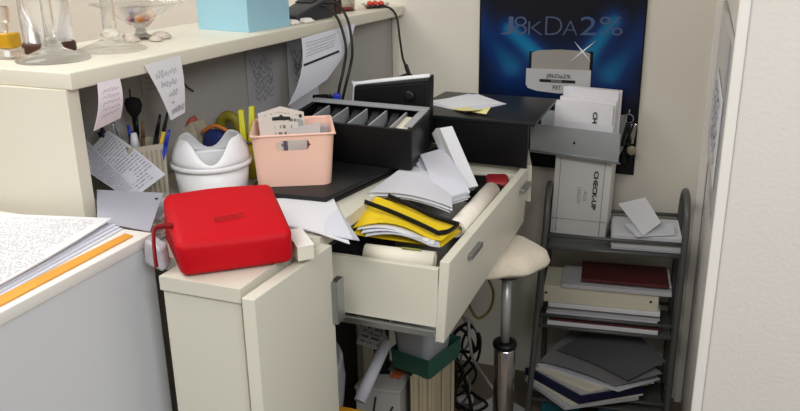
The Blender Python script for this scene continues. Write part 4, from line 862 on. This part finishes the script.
# keys
t = thing('key_bunch', 'bunch of keys with black straps hanging right of the trough', 'keys')
tube('ring', [(-.212+.012*math.cos(a*math.pi/6), 2.195, .845+.012*math.sin(a*math.pi/6)) for a in range(13)], .0016, STEEL, t, 6, 2)
for i, (x, z, a) in enumerate(((-.222, .835, .35), (-.207, .83, .25), (-.197, .835, .1))):
    o = obb('key_blade', (x, 2.190-.004*i, z-.055), (.006, .0022, .055), CHROME, t, (0, a, 0), r=.0005); 
tube('strap', [(-.21, 2.19, .835), (-.205, 2.185, .79), (-.198, 2.185, .745), (-.205, 2.185, .712)], .005, BLACK, t, 8, 5, ratio=.4)
tube('strap', [(-.213, 2.19, .835), (-.222, 2.183, .78), (-.218, 2.183, .735), (-.206, 2.183, .71)], .005, BLACK, t, 8, 5, ratio=.4)
lathe('tag', [(0, 0), (.012, 0), (.013, .003), (.012, .006), (0, .006)], (-.197, 2.182, .762), mat('key_tag', (150, 140, 120), .4), t, 20, axis=Euler((math.radians(90), 0, 0)))
tube('hook', [(-.212, 2.213, .868), (-.212, 2.195, .868), (-.212, 2.193, .857)], .002, STEEL, t, 6, 3)

# ------------------------------------------------------------------ under the desk
t = thing('storage_carton', 'grey carton with orange print and hand slot under the drawer', 'box')
gq = [(-.69, 1.43), (-.588, 1.443), (-.594, 1.557), (-.684, 1.562)]
qbox('body', gq, 0, .352, GREYCARD, t, .001); qbox('lid', infl(gq, .002), .3522, .36, GREYCARD, t, .001)
obb('hand_slot', (-.652, 1.505, .3602), (.03, .018, .0015), INKB, t, (0, 0, .3), r=.0006)
f = sheetfn([(-.64, 1.475, .3608), (-.6, 1.48, .3608), (-.603, 1.545, .3608), (-.64, 1.54, .3608)]); rn = random.Random(9)
ribbon('orange_print', [scrawl(.2, .9, .25+.16*i, .2, 2, rn) for i in range(4)], f, mat('orange_print', (196, 96, 46), .6, var=0), t, .006)
ribbon('black_print', [[(.1, .1), (.3, .9)], [(.6, .2), (.95, .7)]], sheetfn([(-.66, 1.4325, .25), (-.6, 1.44, .25), (-.6, 1.44, .35), (-.66, 1.4325, .35)]), INK, t, .004, .002)
t = thing('wooden_crate', 'pale wooden crate with slats carrying the green tray', 'crate')
wq = [(-.568, 1.468), (-.526, 1.474), (-.516, 1.60), (-.56, 1.60)]
qbox('body', wq, 0, .392, WOODL, t, .001)
for u in (.0, .48, .96):
    a = V((*wq[0], 0)).lerp(V((*wq[1], 0)), u); obb('slat', (a.x+.002, a.y-.0035, 0.002), (.007, .005, .388), WOODL, t, r=.0006)
for u in (.05, .5, .95):
    a = V((*wq[1], 0)).lerp(V((*wq[2], 0)), u); obb('slat', (a.x+.0045, a.y, 0.002), (.006, .008, .388), WOODL, t, r=.0006)
t = thing('green_tray', 'dark green plastic tray holding the grey tub', 'tray')
nq = [(-.624, 1.487), (-.523, 1.462), (-.492, 1.59), (-.60, 1.615)]
tub('body', nq, infl(nq, .003), .3925, .438, .003, GREEN, t, rc=.05, rows=4)
t = thing('grey_tub', 'grey plastic tub sitting in the green tray', 'tub')
tq = [(-.618, 1.498), (-.535, 1.482), (-.515, 1.58), (-.595, 1.592)]
tub('body', tq, infl(tq, .012), .396, .515, .003, mat('grey_tub_plastic', (150, 152, 156), .4), t, rc=.2, rows=6)
for k in range(6): obb('white_dot', (-.578, 1.4865-.0012*k, .47+.0075*k), (.003, .003, .0035), PAPER, t, r=.0008)
tag(obb('black_speaker', (-.66, 1.515, 0.3605), (.028, .04, .15), BLACK, None, (0, 0, .1), r=.004, seg=2), 'narrow black upright device beside the grey tub', 'device')
def crump(p): return (p[0]*(1+.12*math.sin(p[2]*7+p[1]*5)), p[1]*(1+.12*math.sin(p[2]*6+p[0]*4)), p[2]+.10*math.sin(p[0]*5+p[1]*6))
tag(rboxm('plastic_bag', c8prism([(-.80, 1.31), (-.70, 1.31), (-.70, 1.41), (-.80, 1.41)], 0, .47), PLASTIC, None, .03, 4, 8, crump), 'crumpled clear plastic bag against the cabinet under the desk', 'bag')
tag(sheet('patterned_tissue', [(-.668, 1.395, .49), (-.60, 1.41, .47), (-.61, 1.43, .57), (-.66, 1.42, .58)], print_mat('speckled_tissue', (150, 150, 152), (40, 40, 44), 9, 9, .5, .9), None, 8, 8, lambda u, v: (0, .012*math.sin(v*9), 0)), 'black and white speckled tissue under the drawer', 'tissue')
t = thing('paper_tube', 'white printed paper tube leaning on the grey carton', 'paper tube')
roll('roll', (-.632, 1.325, .395), (-.612, 1.43, .487), .014, 1.4, TEXT3, t)
tag(qbox('orange_envelope', [(-.70, 1.235), (-.585, 1.25), (-.595, 1.285), (-.71, 1.28)], 0, .405, mat('orange_envelope', (226, 160, 30), .6), None, .003, 2), 'orange yellow packet standing at the foot of the cabinet', 'packet')
def cable(pts, r, m, lab): tag(tube('cable', pts, r, m), lab, 'cable', 'cables under the desk')
cable([(-.62, 1.93, .01), (-.60, 1.90, .14), (-.615, 1.9, .25), (-.57, 1.9, .31), (-.54, 1.9, .285), (-.545, 1.9, .23), (-.60, 1.9, .21), (-.58, 1.93, .10), (-.56, 1.93, .01)], .005, RUBBER, 'thick black cable looping behind the drawer')
cable([(-.66, 1.95, .01), (-.64, 1.92, .1), (-.58, 1.91, .17), (-.55, 1.9, .24), (-.59, 1.9, .29), (-.625, 1.9, .22), (-.58, 1.9, .16), (-.63, 1.93, .06), (-.60, 1.94, .01)], .005, RUBBER, 'black cable knotted below the loop')
cable([(-.56, 1.88, .33), (-.55, 1.86, .28), (-.535, 1.85, .23), (-.50, 1.85, .18), (-.465, 1.85, .13), (-.44, 1.85, .06), (-.43, 1.86, .01)], .0045, mat('grey_cable', (150, 150, 150), .5), 'grey cable sloping down towards the stool column')
cable([(-.59, 1.9, .335), (-.55, 1.88, .325), (-.53, 1.87, .305)], .004, mat('grey_cable', (0, 0, 0)), 'short grey cable end above the black loop')
cable([(-.62, 2.0, .4), (-.60, 2.0, .33), (-.57, 2.0, .28), (-.54, 2.02, .30), (-.53, 2.02, .36), (-.56, 2.02, .42)], .004, mat('olive_cable', (120, 110, 40), .5), 'olive yellow cable against the wall under the desk')
tag(tube('cable', [(-.63, 2.06, .01), (-.58, 2.02, .012), (-.53, 1.98, .012), (-.56, 1.93, .012), (-.62, 1.96, .012)], .005, RUBBER), 'black cable lying on the floor under the desk', 'cable', 'cables under the desk')
cable([(-.64, 2.05, .01), (-.60, 1.95, .10), (-.54, 1.9, .20), (-.53, 1.89, .28), (-.56, 1.9, .30), (-.59, 1.92, .22), (-.55, 1.93, .14), (-.60, 1.96, .05), (-.66, 1.97, .01)], .004, RUBBER, 'thin black cable tangled under the black loop')
cable([(-.60, 1.93, .33), (-.57, 1.93, .25), (-.60, 1.94, .17), (-.57, 1.94, .09), (-.60, 1.95, .01)], .0035, mat('grey_cable', (0, 0, 0)), 'thin grey cable dropping behind the black tangle')
tag(obb('white_board', (-.50, 1.93, 0), (.14, .2, .012), PAPERG, None, (0, 0, -.5), r=.001), 'grey board lying flat on the floor behind the stool', 'board')
tag(obb('crumpled_wrapper', (-.60, 1.99, 0), (.05, .03, .02), PAPER, None, (0, 0, .4), r=.008, seg=3), 'white crumpled wrapper on the floor under the desk', 'wrapper')

# ------------------------------------------------------------------ origins to each thing's base
bpy.context.view_layer.update()
for o in [o for o in COL.objects if o.parent is None and o.type in ('MESH', 'EMPTY')]:
    tree = [o]+list(o.children_recursive); ms = [x for x in tree if x.type == 'MESH']
    if not ms: continue
    P = [v.co for x in ms for v in x.data.vertices]
    lo = [min(p[i] for p in P) for i in range(3)]; hi = [max(p[i] for p in P) for i in range(3)]
    c = V(((lo[0]+hi[0])/2, (lo[1]+hi[1])/2, lo[2]))
    for x in ms: x.data.transform(Matrix.Translation(-c))
    o.location = c
